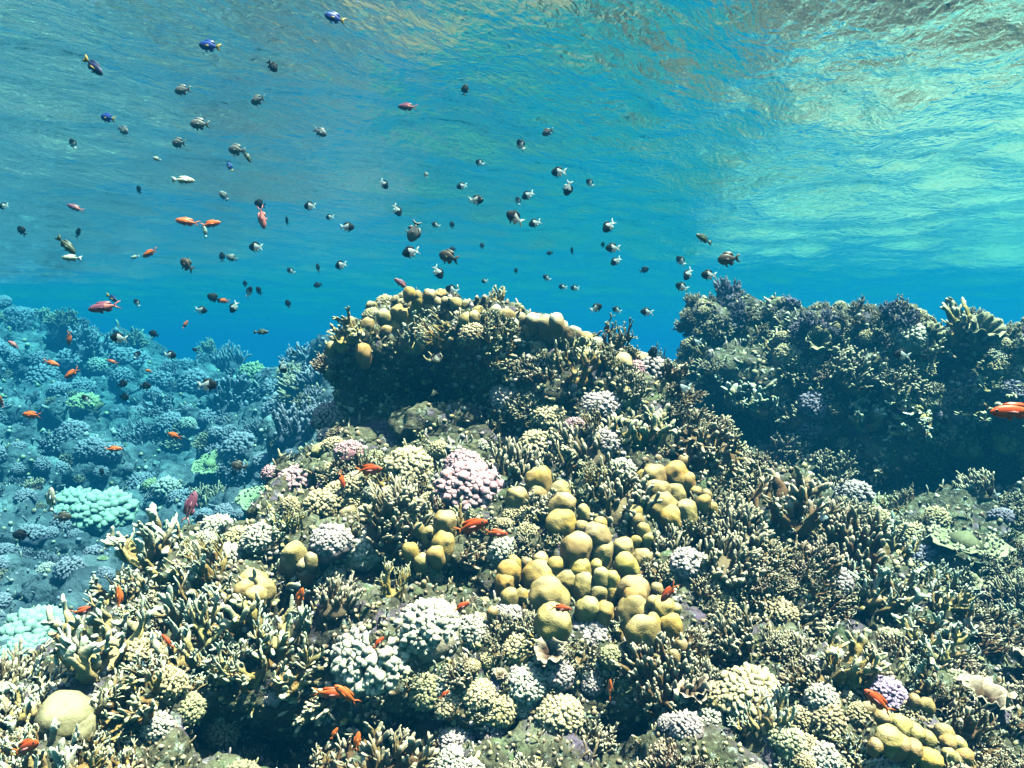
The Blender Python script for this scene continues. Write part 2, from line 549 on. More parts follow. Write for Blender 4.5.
MOUND = [(322, 352), (345, 334), (385, 312), (403, 298), (440, 300), (480, 308), (520, 318), (560, 328), (610, 350), (640, 368),
         (680, 402), (715, 445), (740, 476), (790, 478), (850, 520), (900, 570), (960, 615), (1024, 655), (1120, 700), (1120, 880),
         (-120, 880), (-120, 700), (0, 690), (50, 655), (125, 590), (170, 545), (262, 528), (275, 480), (292, 462), (330, 452), (342, 400)]
MOUND_Y = [(400, 300, 3.1), (480, 310, 3.1), (560, 330, 3.1), (620, 360, 3.05), (330, 350, 3.1), (340, 440, 3.1), (400, 335, 2.88), (450, 335, 2.84),
           (440, 400, 3.15), (490, 420, 3.1), (540, 400, 2.95), (600, 400, 2.95), (650, 420, 2.95), (700, 450, 2.9), (760, 490, 2.75),
           (840, 520, 2.75), (900, 580, 2.65), (1024, 670, 2.3), (960, 710, 1.95), (1024, 800, 1.75), (850, 640, 2.2), (760, 560, 2.45),
           (700, 520, 2.6), (640, 480, 2.7), (560, 480, 2.65), (470, 480, 2.7), (400, 470, 2.8), (290, 480, 2.9), (300, 540, 2.5),
           (200, 545, 2.6), (140, 600, 2.4), (50, 660, 2.15), (-60, 700, 2.0), (0, 780, 1.6), (120, 710, 1.8), (250, 640, 2.05),
           (340, 600, 2.2), (420, 560, 2.4), (390, 650, 1.98), (540, 560, 2.35), (600, 600, 2.22), (560, 650, 2.12), (660, 650, 2.1),
           (760, 640, 2.15), (250, 730, 2.0), (330, 730, 2.05), (450, 700, 1.95), (540, 690, 1.95), (500, 760, 1.8), (600, 740, 2.0),
           (650, 720, 1.9), (700, 770, 1.75), (800, 720, 1.85), (880, 770, 1.7), (500, 880, 1.5), (0, 880, 1.4), (1024, 880, 1.5)]
HOLES = [(438, 398, 54, 44, 1.0), (245, 745, 105, 52, 0.7), (385, 748, 70, 52, 0.7), (603, 742, 50, 48, 0.6), (735, 750, 40, 26, 0.4), (660, 752, 40, 22, 0.5), (515, 752, 42, 22, 0.45),
         (385, 400, 44, 50, 0.2), (470, 575, 22, 30, 0.25), (385, 585, 40, 20, 0.2), (310, 640, 26, 34, 0.25), (585, 375, 20, 14, 0.15), (530, 460, 16, 12, 0.1)]
ex = [((0.1, 3.7, -1.3), (1.5, 0.9, 0.9)), ((0.0, 2.6, -1.75), (2.0, 0.7, 0.75)), ((0.1, 4.2, -0.5), (0.7, 0.45, 0.55)), ((0.9, 3.5, -1.2), (0.9, 0.6, 0.7))]
mound, BV_M, D_M, CO_M = reef('reef_mound', MOUND, MOUND_Y, 24, (0.075, 0.14), (0.0, 0.16, 0.36), HOLES, 0.0125,
                              ((7.0, 0.030, 3), (18.0, 0.014, 4), (42.0, 0.006, 5)), ex, 0.55)

LEFT = [(-160, 306), (0, 310), (40, 312), (85, 328), (150, 345), (175, 362), (225, 360), (262, 378), (285, 388), (300, 372), (335, 345), (400, 330), (400, 600), (180, 640),
        (60, 760), (-160, 760)]
LEFT_Y = [(0, 312, 12.99), (-160, 312, 12.21), (85, 330, 14.17), (150, 350, 14.56), (230, 370, 14.17), (290, 390, 11.42), (340, 380, 8.29), (400, 400, 7.11), (0, 400, 10.44), (120, 420, 11.03), (220, 430, 10.44), (330, 450, 6.92), (60, 480, 8.68), (180, 500, 8.48), (300, 520, 6.33), (0, 560, 6.52), (120, 570, 6.52), (30, 640, 4.96), (150, 640, 5.15), (0, 740, 4.2), (-160, 600, 5.94)]
lh = [(110, 420, 30, 22, 0.8), (30, 420, 30, 22, 0.8), (190, 470, 40, 18, 0.8), (130, 530, 50, 18, 0.8), (60, 590, 60, 16, 0.64), (250, 500, 30, 14, 0.64), (30, 345, 36, 14, 0.64), (150, 590, 50, 20, 0.64)]
slope, BV_L, D_L, CO_L = reef('reef_slope', LEFT, LEFT_Y, 26, (0.20, 0.42), (0.0, 0.7), lh, 0.042,
                              ((2.5, 0.11, 13), (6.4, 0.056, 14), (14.0, 0.022, 15)), [((-5.5, 14.5, -1.9), (6.5, 2.2, 1.4))], 1.8, 'rock_far')

WALL = [(652, 318), (668, 306), (700, 310), (735, 302), (790, 318), (830, 324), (880, 318), (930, 330), (985, 330), (1030, 336), (1260, 330), (1260, 760), (980, 720),
        (860, 600), (760, 500), (690, 440), (650, 380), (700, 352), (690, 340)]
WALL_Y = [(660, 318, 4.5), (735, 312, 4.3), (830, 330, 4.2), (930, 335, 4.1), (1024, 340, 4.0), (1240, 340, 3.8), (670, 380, 4.6), (720, 380, 4.4), (740, 440, 4.4), (800, 400, 4.2),
          (900, 400, 4.05), (1000, 400, 3.9), (830, 480, 4.0), (900, 440, 3.95), (960, 480, 4.3), (1010, 500, 4.1), (820, 540, 3.7), (960, 540, 3.35), (900, 560, 3.3), (1024, 570, 3.2),
          (960, 610, 3.0), (1024, 640, 2.85), (1240, 640, 2.7), (1100, 720, 2.6)]
wh = [(850, 440, 50, 22, 0.35), (955, 478, 74, 42, 0.8), (755, 430, 40, 30, 0.4), (850, 355, 34, 16, 0.3), (940, 372, 50, 18, 0.35), (740, 350, 30, 12, 0.25), (850, 500, 25, 24, 0.3), (690, 420, 30, 40, .3)]
flat = []
for k in range(46):
    Y = random.uniform(4.9, 15)
    x = Y * random.uniform(0.30, 1.15) + .25
    r = random.uniform(0.7, 1.2)
    flat.append(((x, Y, -0.50 + random.uniform(-.12, .1)), (r, r, 0.50)))
wall, BV_W, D_W, CO_W = reef('reef_wall', WALL, WALL_Y, 24, (0.10, 0.20), (0.0, 0.3, 0.55), wh, 0.022,
                             ((4.5, 0.055, 23), (11.0, 0.025, 24), (26.0, 0.011, 25)), [((3.2, 5.6, -1.6), (2.2, 1.0, 1.4))], 0.7)

fb = MB()
for k, (c, r) in enumerate(flat):
    fb.blob(c, r, 4, None, 0.10, 3.0, k)
fb.blob((7.5, 9.5, -1.9), (5.5, 4.6, 1.7), 4, None, 0.1, 2.0, 77)
tag(link('reef_flat', fb.mesh('reef_flat', M['flat'])), kind='structure')

# ------------------------------------------------------------------ coral builders (each returns a list of (part name, MB))
def branch(mb, p, d, length, r, depth, flat, wig, upb, seg=6, t0=0.0, spread=0.7, side=None):
    n = 4
    pts, rad = [p.copy()], [r]
    q, dd = p.copy(), d.copy()
    t1 = min(1.0, t0 + (1 - t0) / (depth + 1))
    for i in range(n):
        dd = (dd + Vector((random.gauss(0, wig), random.gauss(0, wig), random.gauss(0, wig) + upb))).normalized()
        q = q + dd * (length / n)
        pts.append(q.copy())
        rad.append(r * (1 - 0.22 * (i + 1) / n) * random.uniform(0.78, 1.22))
    if depth == 0: rad[-2] *= 1.12; rad[-1] *= 0.85
    mb.tube(pts, rad, seg, flat, side, t0, t1 if depth else 1.0, 0, True)
    if depth:
        for k in range(random.choice((2, 2, 3))):
            i = random.choice((2, 3, 4, 4))
            ax = Vector((random.gauss(0, 1), random.gauss(0, 1), random.gauss(0, .5)))
            nd = (dd + ax.normalized() * spread * random.uniform(.7, 1.2)).normalized()
            branch(mb, pts[i], nd, length * random.uniform(.55, .85), rad[i] * random.uniform(.72, .92), depth - 1, flat, wig, upb, seg, t1 * (i / n) + t0 * (1 - i / n), spread, side)

def root_lump(r, h=0.5, seed=0):
    b = MB()
    b.blob((0, 0, -0.1 * r), (r, r, r * h), 3, None, 0.25, 2.2, seed, 0.0)
    return b

def fire_coral(seed, stems=9, H=0.68, thick=0.070, depth=3, spread=0.8, flat=0.45, lean=0.8):
    random.seed(seed)
    if seed % 3: stems, depth, thick, flat = 11, 2, .088, .42        # stout blades; the others are finer
    out = [('base', root_lump(0.25, 0.45, seed))]
    for k in range(stems):
        b = MB()
        a = 2 * math.pi * (k + random.random() * .7) / stems
        rr = random.uniform(.05, .30)
        d = Vector((math.cos(a) * lean * random.uniform(.4, 1.3), math.sin(a) * lean * random.uniform(.4, 1.3), 1)).normalized()
        branch(b, Vector((math.cos(a) * rr, math.sin(a) * rr, 0)), d, H * random.uniform(.30, .46), thick * random.uniform(.8, 1.2), depth, flat, 0.24, 0.12, 6, 0.0, spread,
               Vector((math.cos(a + 1.5), math.sin(a + 1.5), 0)))
        out.append(('branch', b))
    return out

def finger_coral(seed, n=70, H=0.40, r=0.046):
    random.seed(seed)
    out = [('base', root_lump(0.46, 0.5, seed))]
    groups = [MB() for _ in range(5)]
    for k in range(n):
        a, q = random.uniform(0, 2 * math.pi), 0.5 * math.sqrt(random.random())
        p = Vector((math.cos(a) * q, math.sin(a) * q, 0.16 - 0.4 * q * q))
        d = Vector((math.cos(a) * q * 1.2 + random.gauss(0, .16), math.sin(a) * q * 1.2 + random.gauss(0, .16), 1)).normalized()
        branch(groups[int(a / (2 * math.pi) * 5) % 5], p, d, H * random.uniform(.32, .75), r * random.uniform(.75, 1.25), random.choice((0, 1, 1)), 0.9, 0.14, 0.05, 6, 0.1, 0.6)
    return out + [('branch', g) for g in groups]

def knob_coral(seed, n=95, r=0.105, squash=0.72, sub=2, lobes=5, rough=0.12):
    """cauliflower head: a dome of short knobs in a few lobes"""
    random.seed(seed)
    out = [('base', root_lump(0.46, 0.75, seed))]
    cent = [(random.uniform(0, 2 * math.pi), random.uniform(.2, .9)) for _ in range(lobes)]
    gs = [MB() for _ in range(lobes)]
    cv = [Vector((math.cos(a) * q, math.sin(a) * q, math.sqrt(max(.05, 1 - q * q)))).normalized() for a, q in cent]
    for k in range(n):
        z = 1 - 1.12 * (k + .5) / n
        a = k * 2.39996 + random.uniform(-.2, .2)
        s = math.sqrt(max(0, 1 - z * z))
        d = Vector((s * math.cos(a), s * math.sin(a), z))
        j = max(range(lobes), key=lambda i: d.dot(cv[i]))
        bulge = 0.40 + 0.12 * (d.dot(cv[j]) - 0.6) + random.uniform(-.03, .03)
        c = Vector((d.x * bulge, d.y * bulge, d.z * bulge * squash + 0.05))
        rr = r * random.uniform(.7, 1.25)
        q = d.to_track_quat('Z', 'Y').to_matrix()
        gs[j].blob(c, (rr * random.uniform(.8, 1.1), rr * random.uniform(.8, 1.1), rr * random.uniform(1.1, 1.7)), sub, q, rough, 2.0, seed + k, grad=(0.35, 0.65))
    return out + [('lobe', g) for g in gs if g.n]

def leaf_coral(seed, n=9, r=0.30):
    """whorl of thin crumpled upright plates"""
    random.seed(seed)
    out = [('base', root_lump(0.30, 0.5, seed))]
    for k in range(n):
        b = MB()
        a = 2 * math.pi * k / n + random.uniform(-.4, .4)
        w, h = r * random.uniform(.7, 1.3), r * random.uniform(1.1, 2.2)
        nu, nv = 10, 8
        vs, ts = [], []
        ph = random.uniform(0, 6)
        for s in (1, -1):
            for j in range(nv):
                for i in range(nu):
                    x, y = (i / (nu - 1) - .5) * 2, j / (nv - 1)
                    wid = w * (0.35 + 0.75 * y ** .7)
                    top = h * y * (1 - .22 * x * x + .10 * math.sin(x * 7 + ph))
                    out_ = 0.10 + 0.32 * y * y + 0.05 * math.sin(x * 5 + ph + y * 3)
                    th = s * (0.018 * (1 - .5 * y))
                    px, py = out_ + th, x * wid
                    vs.append((px * math.cos(a) - py * math.sin(a), px * math.sin(a) + py * math.cos(a), top))
                    ts.append(y)
        fs = []
        m_ = nu * nv
        for j in range(nv - 1):
            for i in range(nu - 1):
                q = j * nu + i
                fs.append((q, q + 1, q + nu + 1, q + nu))
                fs.append((m_ + q, m_ + q + nu, m_ + q + nu + 1, m_ + q + 1))
        ring = [i for i in range(nu)] + [nu * (j + 1) - 1 for j in range(1, nv)] + [nu * (nv - 1) + i for i in range(nu - 2, -1, -1)] + [nu * j for j in range(nv - 2, 0, -1)]
        for i in range(len(ring)):
            p, q = ring[i], ring[(i + 1) % len(ring)]
            fs.append((q, p, m_ + p, m_ + q))
        vs = np.array(vs)
        vs = vs + 0.035 * np.stack([vnoise(vs * 6 + seed + s_) for s_ in (0, 50, 90)], 1)
        b.add(vs, fs, np.array(ts))
        out.append(('plate', b))
    return out

def table_coral(seed, r=0.55):
    random.seed(seed)
    b = MB()
    nr, na = 12, 44
    vs, ts = [], []
    for s in (1, 0):
        for i in range(nr):
            q = i / (nr - 1)
            for k in range(na):
                a = 2 * math.pi * k / na
                e = 1 + .12 * math.sin(3 * a + seed) + .06 * math.sin(8 * a + 2 * seed) + .04 * math.sin(17 * a)
                z = 0.16 + .10 * q * q + (0 if s else -.05 * (1 - .6 * q))
                vs.append((math.cos(a) * q * r * e, math.sin(a) * q * r * e, z)); ts.append(q * .7)
    fs = []
    m_ = nr * na
    for i in range(nr - 1):
        for k in range(na):
            k2 = (k + 1) % na
            fs.append((i * na + k, (i + 1) * na + k, (i + 1) * na + k2, i * na + k2))
            fs.append((m_ + i * na + k, m_ + i * na + k2, m_ + (i + 1) * na + k2, m_ + (i + 1) * na + k))
    for k in range(na):
        k2 = (k + 1) % na
        fs.append(((nr - 1) * na + k, m_ + (nr - 1) * na + k, m_ + (nr - 1) * na + k2, (nr - 1) * na + k2))
    vs = np.array(vs)
    vs[:, 2] += 0.03 * fbm(vs * 5 + seed, 3, seed)
    b.add(vs, fs, np.array(ts))
    for k in range(150):
        a, q = random.uniform(0, 6.283), r * .98 * math.sqrt(random.random())
        b.blob((math.cos(a) * q, math.sin(a) * q, .17 + .10 * (q / r) ** 2), (.028, .028, random.uniform(.03, .07)), 1, None, 0, t=.8)
    s = MB()
    s.tube([(0, 0, -.25), (0, 0, -.1), (.01, 0, .05), (0, 0, .15)], [.20, .14, .15, .3], 12, 1, None, 0, 0)
    return [('stalk', s), ('table_top', b)]

def brain_coral(seed, r=0.46, lump=0.16):
    b = MB()
    v, f = ICO[4]
    k = 1 + lump * fbm(v * 1.6 + seed, 3, seed) + .10 * np.clip(.9 - worley(v * 2.6 + seed, seed), 0, 1)
    b.add(v * k[:, None] * np.array([r, r * .92, r * .72]) + np.array([0, 0, .03]), f, np.clip(.25 + .5 * v[:, 2], 0, 1))
    return [('head', b)]

def build_proto(parts, mats, name):
    """parts -> (list of (part name, mesh), one joined mesh)"""
    ms = [(pn, b.mesh(pn, mats)) for pn, b in parts if b.n]
    j = MB()
    for pn, b in parts:
        if b.n:
            j.add(np.concatenate(b.v), b.f, np.concatenate(b.t))
    return ms, j.mesh(name, mats)

PROTO = {}
def proto(kind, variants):
    PROTO[kind] = variants
def variants(name, fn, mats, cnt, **kw):
    out = []
    for mi, mt in enumerate(mats):
        for k in range(cnt):
            out.append((mt, build_proto(fn(hash_seed(name, k + 10 * mi), **kw), M[mt], name)))
    return out
def hash_seed(name, k):
    return sum(ord(c) * (i + 3) for i, c in enumerate(name)) % 1000 + k * 131
proto('fire_coral', variants('fire_coral', fire_coral, ['fire', 'fire_pale', 'fire_brown'], 3))
proto('finger_coral', variants('finger_coral', finger_coral, ['finger', 'fire_brown', 'brown', 'mauve'], 2))
proto('knobby_coral', variants('knobby_coral', knob_coral, ['tan', 'white', 'lilac', 'olive', 'pink', 'green', 'mauve'], 2, sub=1, n=210, r=.066, rough=.35))
proto('leaf_coral', variants('leaf_coral', leaf_coral, ['brown', 'olive', 'green', 'fire'], 1))
proto('boulder_coral', variants('boulder_coral', brain_coral, ['porites', 'olive', 'tan', 'green'], 1))
proto('table_coral', variants('table_coral', table_coral, ['teal', 'green'], 2))
random.seed(21)

WORDS = {'fire': 'cream', 'fire_pale': 'pale', 'fire_brown': 'brown', 'finger': 'grey', 'brown': 'dark brown', 'tan': 'tan', 'white': 'whitish', 'lilac': 'lilac', 'mauve': 'mauve grey',
         'olive': 'olive', 'pink': 'pinkish', 'green': 'greenish', 'porites': 'mustard', 'teal': 'bright'}
NOUN = {'fire_coral': 'branching fire coral', 'finger_coral': 'finger coral tuft', 'knobby_coral': 'knobby coral head', 'leaf_coral': 'leafy plate coral',
        'boulder_coral': 'rounded boulder coral', 'table_coral': 'flat table coral'}
ENTRIES = []        # (object, look, u, v, size px, place set)

def colony(kind, mt, P, up, size, yaw, parts, sq=1.0, look=None, group=None, place='mound', variant=None):
    cand = [x for x in PROTO[kind] if x[0] == mt]
    mt, (ms, joined) = cand[variant % len(cand)] if variant is not None else random.choice(cand)
    q = Vector(up).to_track_quat('Z', 'Y') @ Quaternion((0, 0, 1), yaw)
    if parts:
        o = link('knobby_coral' if kind in ('teal_coral', 'soft_coral') else kind, None, None, P, q, (size, size, size * sq))
        for pn, me in ms:
            link(pn, me, o)
    else:
        o = link(kind, joined, None, P, q, (size, size, size * sq))
    u, v, d = pix(P)[0]
    o['category'] = 'coral'
    ENTRIES.append((o, look or (WORDS.get(mt, mt) + ' ' + NOUN.get(kind, kind)), u, v, size * FPX / d, place, group or NOUN.get(kind, kind).replace(' head', '').replace(' tuft', '') + 's on the ' + place))
    return o

# ------------------------------------------------------------------ named colonies first
def hit(bvh, u, v):
    d = ray(u, v).normalized()
    loc, no, idx, dist = bvh.ray_cast(Vector((0, 0, 0)), d)
    return loc, no
TAKEN = []          # (u, v, r) kept free of scattered colonies

def lobed(name, lobes, mats, label, bvh, sx=1.0, tall=(1.0, 1.35), seed=0, push=0.06):
    random.seed(seed)
    pts = []
    for (u, v, r) in lobes:
        loc, no = hit(bvh, u, v)
        pts.append(loc if loc is not None else at(u, v, 2.4))
    med = sorted(p.y for p in pts)[len(pts) // 2]
    base = Vector((sum(p.x for p in pts) / len(pts), med + .1, min(p.z for p in pts) - .05))
    root = link(name, None, None, base)
    tag(root, label, 'coral')
    A = np.array([[u, v, 1] for u, v, _ in lobes], float)
    co, *_ = np.linalg.lstsq(A, np.array([p.y for p in pts]), rcond=None)
    for i, ((u, v, r), p) in enumerate(zip(lobes, pts)):
        Y = min(p.y, float(A[i] @ co) + .03) if abs(p.y - float(A[i] @ co)) < .3 else float(A[i] @ co)
        Y -= push
        rr = 1.09 * r * Y / FPX
        c = at(u, v, Y) + Vector((0, rr * .35, 0))
        b = MB()
        h = rr * random.uniform(*tall)
        axis = Quaternion((1, 0, 0), R(random.uniform(2, 24))) @ Quaternion((0, 1, 0), R(random.uniform(-18, 18))) @ Quaternion((0, 0, 1), random.uniform(0, 6))
        vtx, f = ICO[4 if r > 9 else 3]
        w = vtx.copy()
        flat_top = np.sign(w[:, 2]) * np.abs(w[:, 2]) ** 0.95
        rad = np.hypot(w[:, 0], w[:, 1])
        k = np.where(rad > 1e-6, np.minimum(1.0, rad ** 0.84) / np.maximum(rad, 1e-6), 1.0)
        w = np.column_stack([w[:, 0] * k, w[:, 1] * k, flat_top])
        w = w * (1 + 0.15 * fbm(vtx * 1.2 + i * 5.1 + seed, 2, i) + 0.02 * fbm(vtx * 5 + i, 2, i + 3))[:, None]
        w[:, 2] = np.where(w[:, 2] < 0, w[:, 2] * 1.5, w[:, 2])
        w = w * np.array([rr * random.uniform(.92, 1.12), rr * random.uniform(.9, 1.1), h])
        w = w @ np.array(axis.to_matrix()).T
        w[:, 2] -= (h - rr) * .6
        b.add(w, f, np.clip(.3 + .5 * vtx[:, 2], 0, 1))
        link('lobe', b.mesh('lobe', M[random.choice(mats)]), root, c - base)
        TAKEN.append((u, v, r * 0.95))
    return root

def z1(l): return [(480 + x / 3.658, 460 + y / 3.658, r / 3.658) for x, y, r in l]
CENTRE = z1([(135, 140, 36), (210, 132, 36), (215, 80, 48), (295, 122, 40), (300, 168, 42), (298, 240, 52), (380, 190, 25), (375, 250, 26), (440, 235, 25), (430, 280, 46),
             (355, 330, 54), (450, 340, 38), (525, 325, 36), (535, 390, 42), (590, 365, 36), (368, 405, 37), (425, 388, 22), (445, 430, 32), (485, 440, 28), (380, 465, 40),
             (320, 445, 40), (220, 428, 58), (170, 382, 22), (224, 372, 28), (278, 388, 28), (125, 378, 25), (108, 412, 40), (90, 450, 35), (108, 503, 28), (155, 495, 22),
             (245, 512, 70), (265, 605, 62), (438, 490, 30), (485, 485, 26), (395, 540, 38), (456, 555, 34), (567, 480, 50), (560, 562, 58), (595, 632, 56), (700, 612, 44),
             (636, 592, 25), (735, 682, 28), (713, 718, 20), (635, 522, 22), (672, 546, 38), (716, 548, 20), (647, 475, 22), (45, 560, 20), (570, 510, 44)])
lobed('lobed_coral', CENTRE, ['porites', 'porites', 'porites', 'porites_gold'], 'large mustard coral of many rounded knuckle lobes in the centre of the mound', BV_M, seed=5)
GOLD = z1([(640, 62, 46), (650, 122, 45), (665, 182, 58), (725, 55, 42), (757, 78, 30), (715, 130, 38), (700, 215, 42), (760, 195, 40), (791, 116, 18), (830, 130, 20), (855, 175, 17),
           (820, 155, 24), (570, 195, 28), (575, 222, 26), (600, 257, 25), (570, 296, 18), (612, 290, 22), (598, 60, 22), (745, 5, 24)])
lobed('lobed_coral', GOLD, ['porites_gold', 'porites'], 'golden lobed coral cluster on the right of the mound above the big mustard coral', BV_M, seed=8)
def z2(l): return [(380 + x / 7.68, 500 + y / 7.68, r / 7.68) for x, y, r in l]
lobed('lobed_coral', z2([(490, 195, 92), (380, 262, 55), (300, 225, 45), (235, 395, 58), (312, 475, 55), (475, 345, 85), (400, 395, 25), (335, 640, 22), (430, 420, 60)]),
      ['porites_gold', 'porites'], 'small yellow lobed coral with cup shaped tops beside two red fish', BV_M, tall=(1.1, 1.4), seed=12)
def z3(l): return [(320 + x / 6.4, 280 + y / 6.4, r / 6.4) for x, y, r in l]
lobed('lobed_coral', z3([(185, 275, 36), (130, 395, 42), (75, 430, 40), (275, 455, 52), (300, 285, 40), (410, 240, 48), (470, 290, 50), (430, 330, 40), (500, 200, 42), (545, 235, 44),
                         (590, 195, 30), (570, 80, 36), (625, 100, 26), (620, 140, 40), (640, 245, 40), (700, 100, 40), (695, 185, 52), (740, 150, 40), (800, 140, 32), (795, 195, 40),
                         (870, 150, 34), (890, 210, 56), (940, 165, 34), (985, 240, 40), (930, 260, 44), (600, 310, 52), (1010, 200, 34), (840, 240, 40)]),
      ['porites', 'porites_gold', 'tan'], 'pale yellow lobed coral crowning the left top of the mound', BV_M, push=0.01, seed=15)
lobed('lobed_coral', [(495, 312, 6), (507, 316, 7), (519, 320, 7), (533, 322, 8), (548, 325, 9), (560, 329, 8), (557, 322, 8), (574, 334, 8), (586, 339, 7), (541, 331, 7), (527, 329, 6), (597, 345, 6), (512, 325, 6), (569, 343, 6)],
      ['tan', 'porites', 'fire_pale'], 'row of small tan lobes along the right top edge of the mound', BV_M, push=0.0, seed=17)
def z4(l): return [(840 + x / 5.565, 640 + y / 5.565, r / 5.565) for x, y, r in l]
lobed('lobed_coral', z4([(250, 440, 46), (280, 560, 66), (340, 490, 60), (340, 600, 62), (415, 620, 52), (420, 530, 56), (490, 560, 46), (510, 680, 58), (590, 530, 50), (610, 580, 44), (660, 590, 46),
                         (610, 650, 40), (660, 670, 38), (700, 650, 44), (420, 345, 36), (490, 370, 40), (200, 600, 40)]),
      ['porites_gold', 'porites', 'porites'], 'smooth yellow lobed coral low in the bottom right corner', BV_M, tall=(.85, 1.05), seed=19)
lobed('lobed_coral', [(251, 584, 13), (243, 592, 11), (262, 590, 10), (255, 598, 10)], ['porites'], 'mustard dome coral on the left shoulder beside the pale fire coral', BV_M, tall=(.8, .9), seed=23)
lobed('lobed_coral', [(293, 555, 11), (301, 566, 9), (303, 574, 8), (288, 564, 9), (310, 560, 7)], ['porites', 'tan'], 'small cream dome coral above the red fish on the left shoulder', BV_M, tall=(.9, 1.1), seed=24)
lobed('lobed_coral', [(62, 722, 24), (50, 735, 16), (76, 733, 17)], ['olive'], 'large olive grey dome coral low in the bottom left corner', BV_M, tall=(.9, 1.0), seed=25)

def special(kind, mt, u, v, rpx, label, bvh=BV_M, sq=1.0, lift=0.1, variant=0, parts=True, up=(0, -.45, 1), place=None):
    loc, no = hit(bvh, u, v + rpx * .3)
    Y = loc.y
    P = at(u, v, Y) + Vector((0, rpx * .3 * Y / FPX, 0))
    n0 = len(ENTRIES)
    size = 2 * rpx * Y / FPX
    P = P - Vector((0, 0, size * .2))
    o = colony(kind, mt, P, Vector(up), size, random.uniform(0, 6), parts, sq, variant=variant)
    ENTRIES.pop()
    del_group = o
    o['label'] = label
    TAKEN.append((u, v, rpx * .9))
    return o
PROTO['cauliflower_coral'] = variants('cauliflower_coral', knob_coral, ['pink', 'white', 'lilac', 'purple', 'tan'], 1, n=300, r=.060, sub=2, lobes=9, rough=.35)
special('cauliflower_coral', 'pink', 470, 484, 38, 'pink cauliflower coral head beside the big mustard lobed coral', sq=.95)
special('cauliflower_coral', 'pink', 463, 462, 20, 'small pinkish cauliflower coral behind the larger pink head')
special('cauliflower_coral', 'white', 374, 652, 44, 'large white cauliflower coral ball above the dark hollow', sq=1.05)
special('cauliflower_coral', 'white', 428, 622, 34, 'white knobbed coral joined to the right of the large white ball')
special('cauliflower_coral', 'white', 362, 545, 26, 'whitish knobbed coral head left of the small yellow lobed coral')
special('cauliflower_coral', 'lilac', 508, 392, 20, 'pale lilac cauliflower coral right of the dark cave')
special('cauliflower_coral', 'lilac', 330, 538, 22, 'lilac white coral knob on the left shoulder under the summit')
special('cauliflower_coral', 'white', 524, 680, 24, 'white knobbed coral on the dark ledge at bottom centre')
special('cauliflower_coral', 'lilac', 455, 738, 20, 'bluish white coral tuft at the bottom edge left of centre')
special('cauliflower_coral', 'tan', 560, 712, 24, 'tan coral clump on the ledge left of the upright red fish')
special('cauliflower_coral', 'tan', 478, 692, 18, 'tan coral clump on the ledge beside the small dark cleft')
special('cauliflower_coral', 'lilac', 590, 632, 22, 'bluish lilac coral knob under the big mustard lobed coral')
special('cauliflower_coral', 'lilac', 508, 612, 15, 'bluish white coral knob at the lower left foot of the mustard coral')
special('cauliflower_coral', 'purple', 888, 692, 21, 'purple knobbed coral beside the red fish at lower right')
special('cauliflower_coral', 'tan', 408, 462, 26, 'tan knobbed coral below the dark cave')
special('cauliflower_coral', 'pink', 300, 478, 26, 'pinkish brown coral head on the left edge of the mound')
special('cauliflower_coral', 'tan', 548, 412, 18, 'tan coral knob in the middle of the upper slope')
special('cauliflower_coral', 'tan', 540, 440, 20, 'tan coral head just above the big mustard coral')
PROTO['teal_coral'] = variants('knobby_coral', knob_coral, ['teal'], 1, sub=1, n=130, r=.09, lobes=6)
PROTO['plate_coral'] = variants('plate_coral', table_coral, ['teal', 'green'], 1)
special('teal_coral', 'teal', 100, 506, 30, 'bright turquoise knobby coral on the left slope', BV_L, sq=.8, up=(.1, -.5, 1))
special('teal_coral', 'teal', 68, 500, 22, 'smaller turquoise knobby coral touching the brighter one on the left slope', BV_L, sq=.8, up=(-.2, -.5, 1))
special('teal_coral', 'teal', 30, 628, 34, 'bright turquoise knobby coral at the left edge above the pale fire coral', BV_L, sq=.7, up=(.2, -.5, 1))
special('teal_coral', 'teal', 20, 650, 24, 'lower turquoise knobby coral at the left edge', BV_L, sq=.7, up=(.1, -.4, 1))
special('plate_coral', 'green', 968, 538, 34, 'pale green plate coral jutting out under the dark hollow', BV_W, sq=.8, up=(.1, -.3, 1))
special('plate_coral', 'green', 262, 500, 24, 'greenish table coral beside the left edge of the mound', BV_L, up=(0, -.4, 1))
for (u, v, r, mt, lab) in ((745, 385, 34, 'fire_pale', 'pale green fan of fire coral on the left of the right hand wall'),
                           (765, 400, 26, 'fire_pale', 'smaller pale fire coral fan below the larger fan on the right hand wall'),
                           (870, 410, 30, 'fire_pale', 'pale bushy fire coral in the middle of the right hand wall')):
    special('fire_coral', mt, u, v, r, lab, BV_W, variant=1, up=(-.2, -.6, 1))
PROTO['soft_coral'] = variants('soft_coral', knob_coral, ['porites_gold'], 1, n=60, r=.12, sub=1)
special('soft_coral', 'porites_gold', 968, 440, 17, 'yellow coral tuft above the dark hollow on the right', BV_W)
special('soft_coral', 'porites_gold', 1012, 434, 18, 'yellow coral tuft at the right edge below the red fish', BV_W)

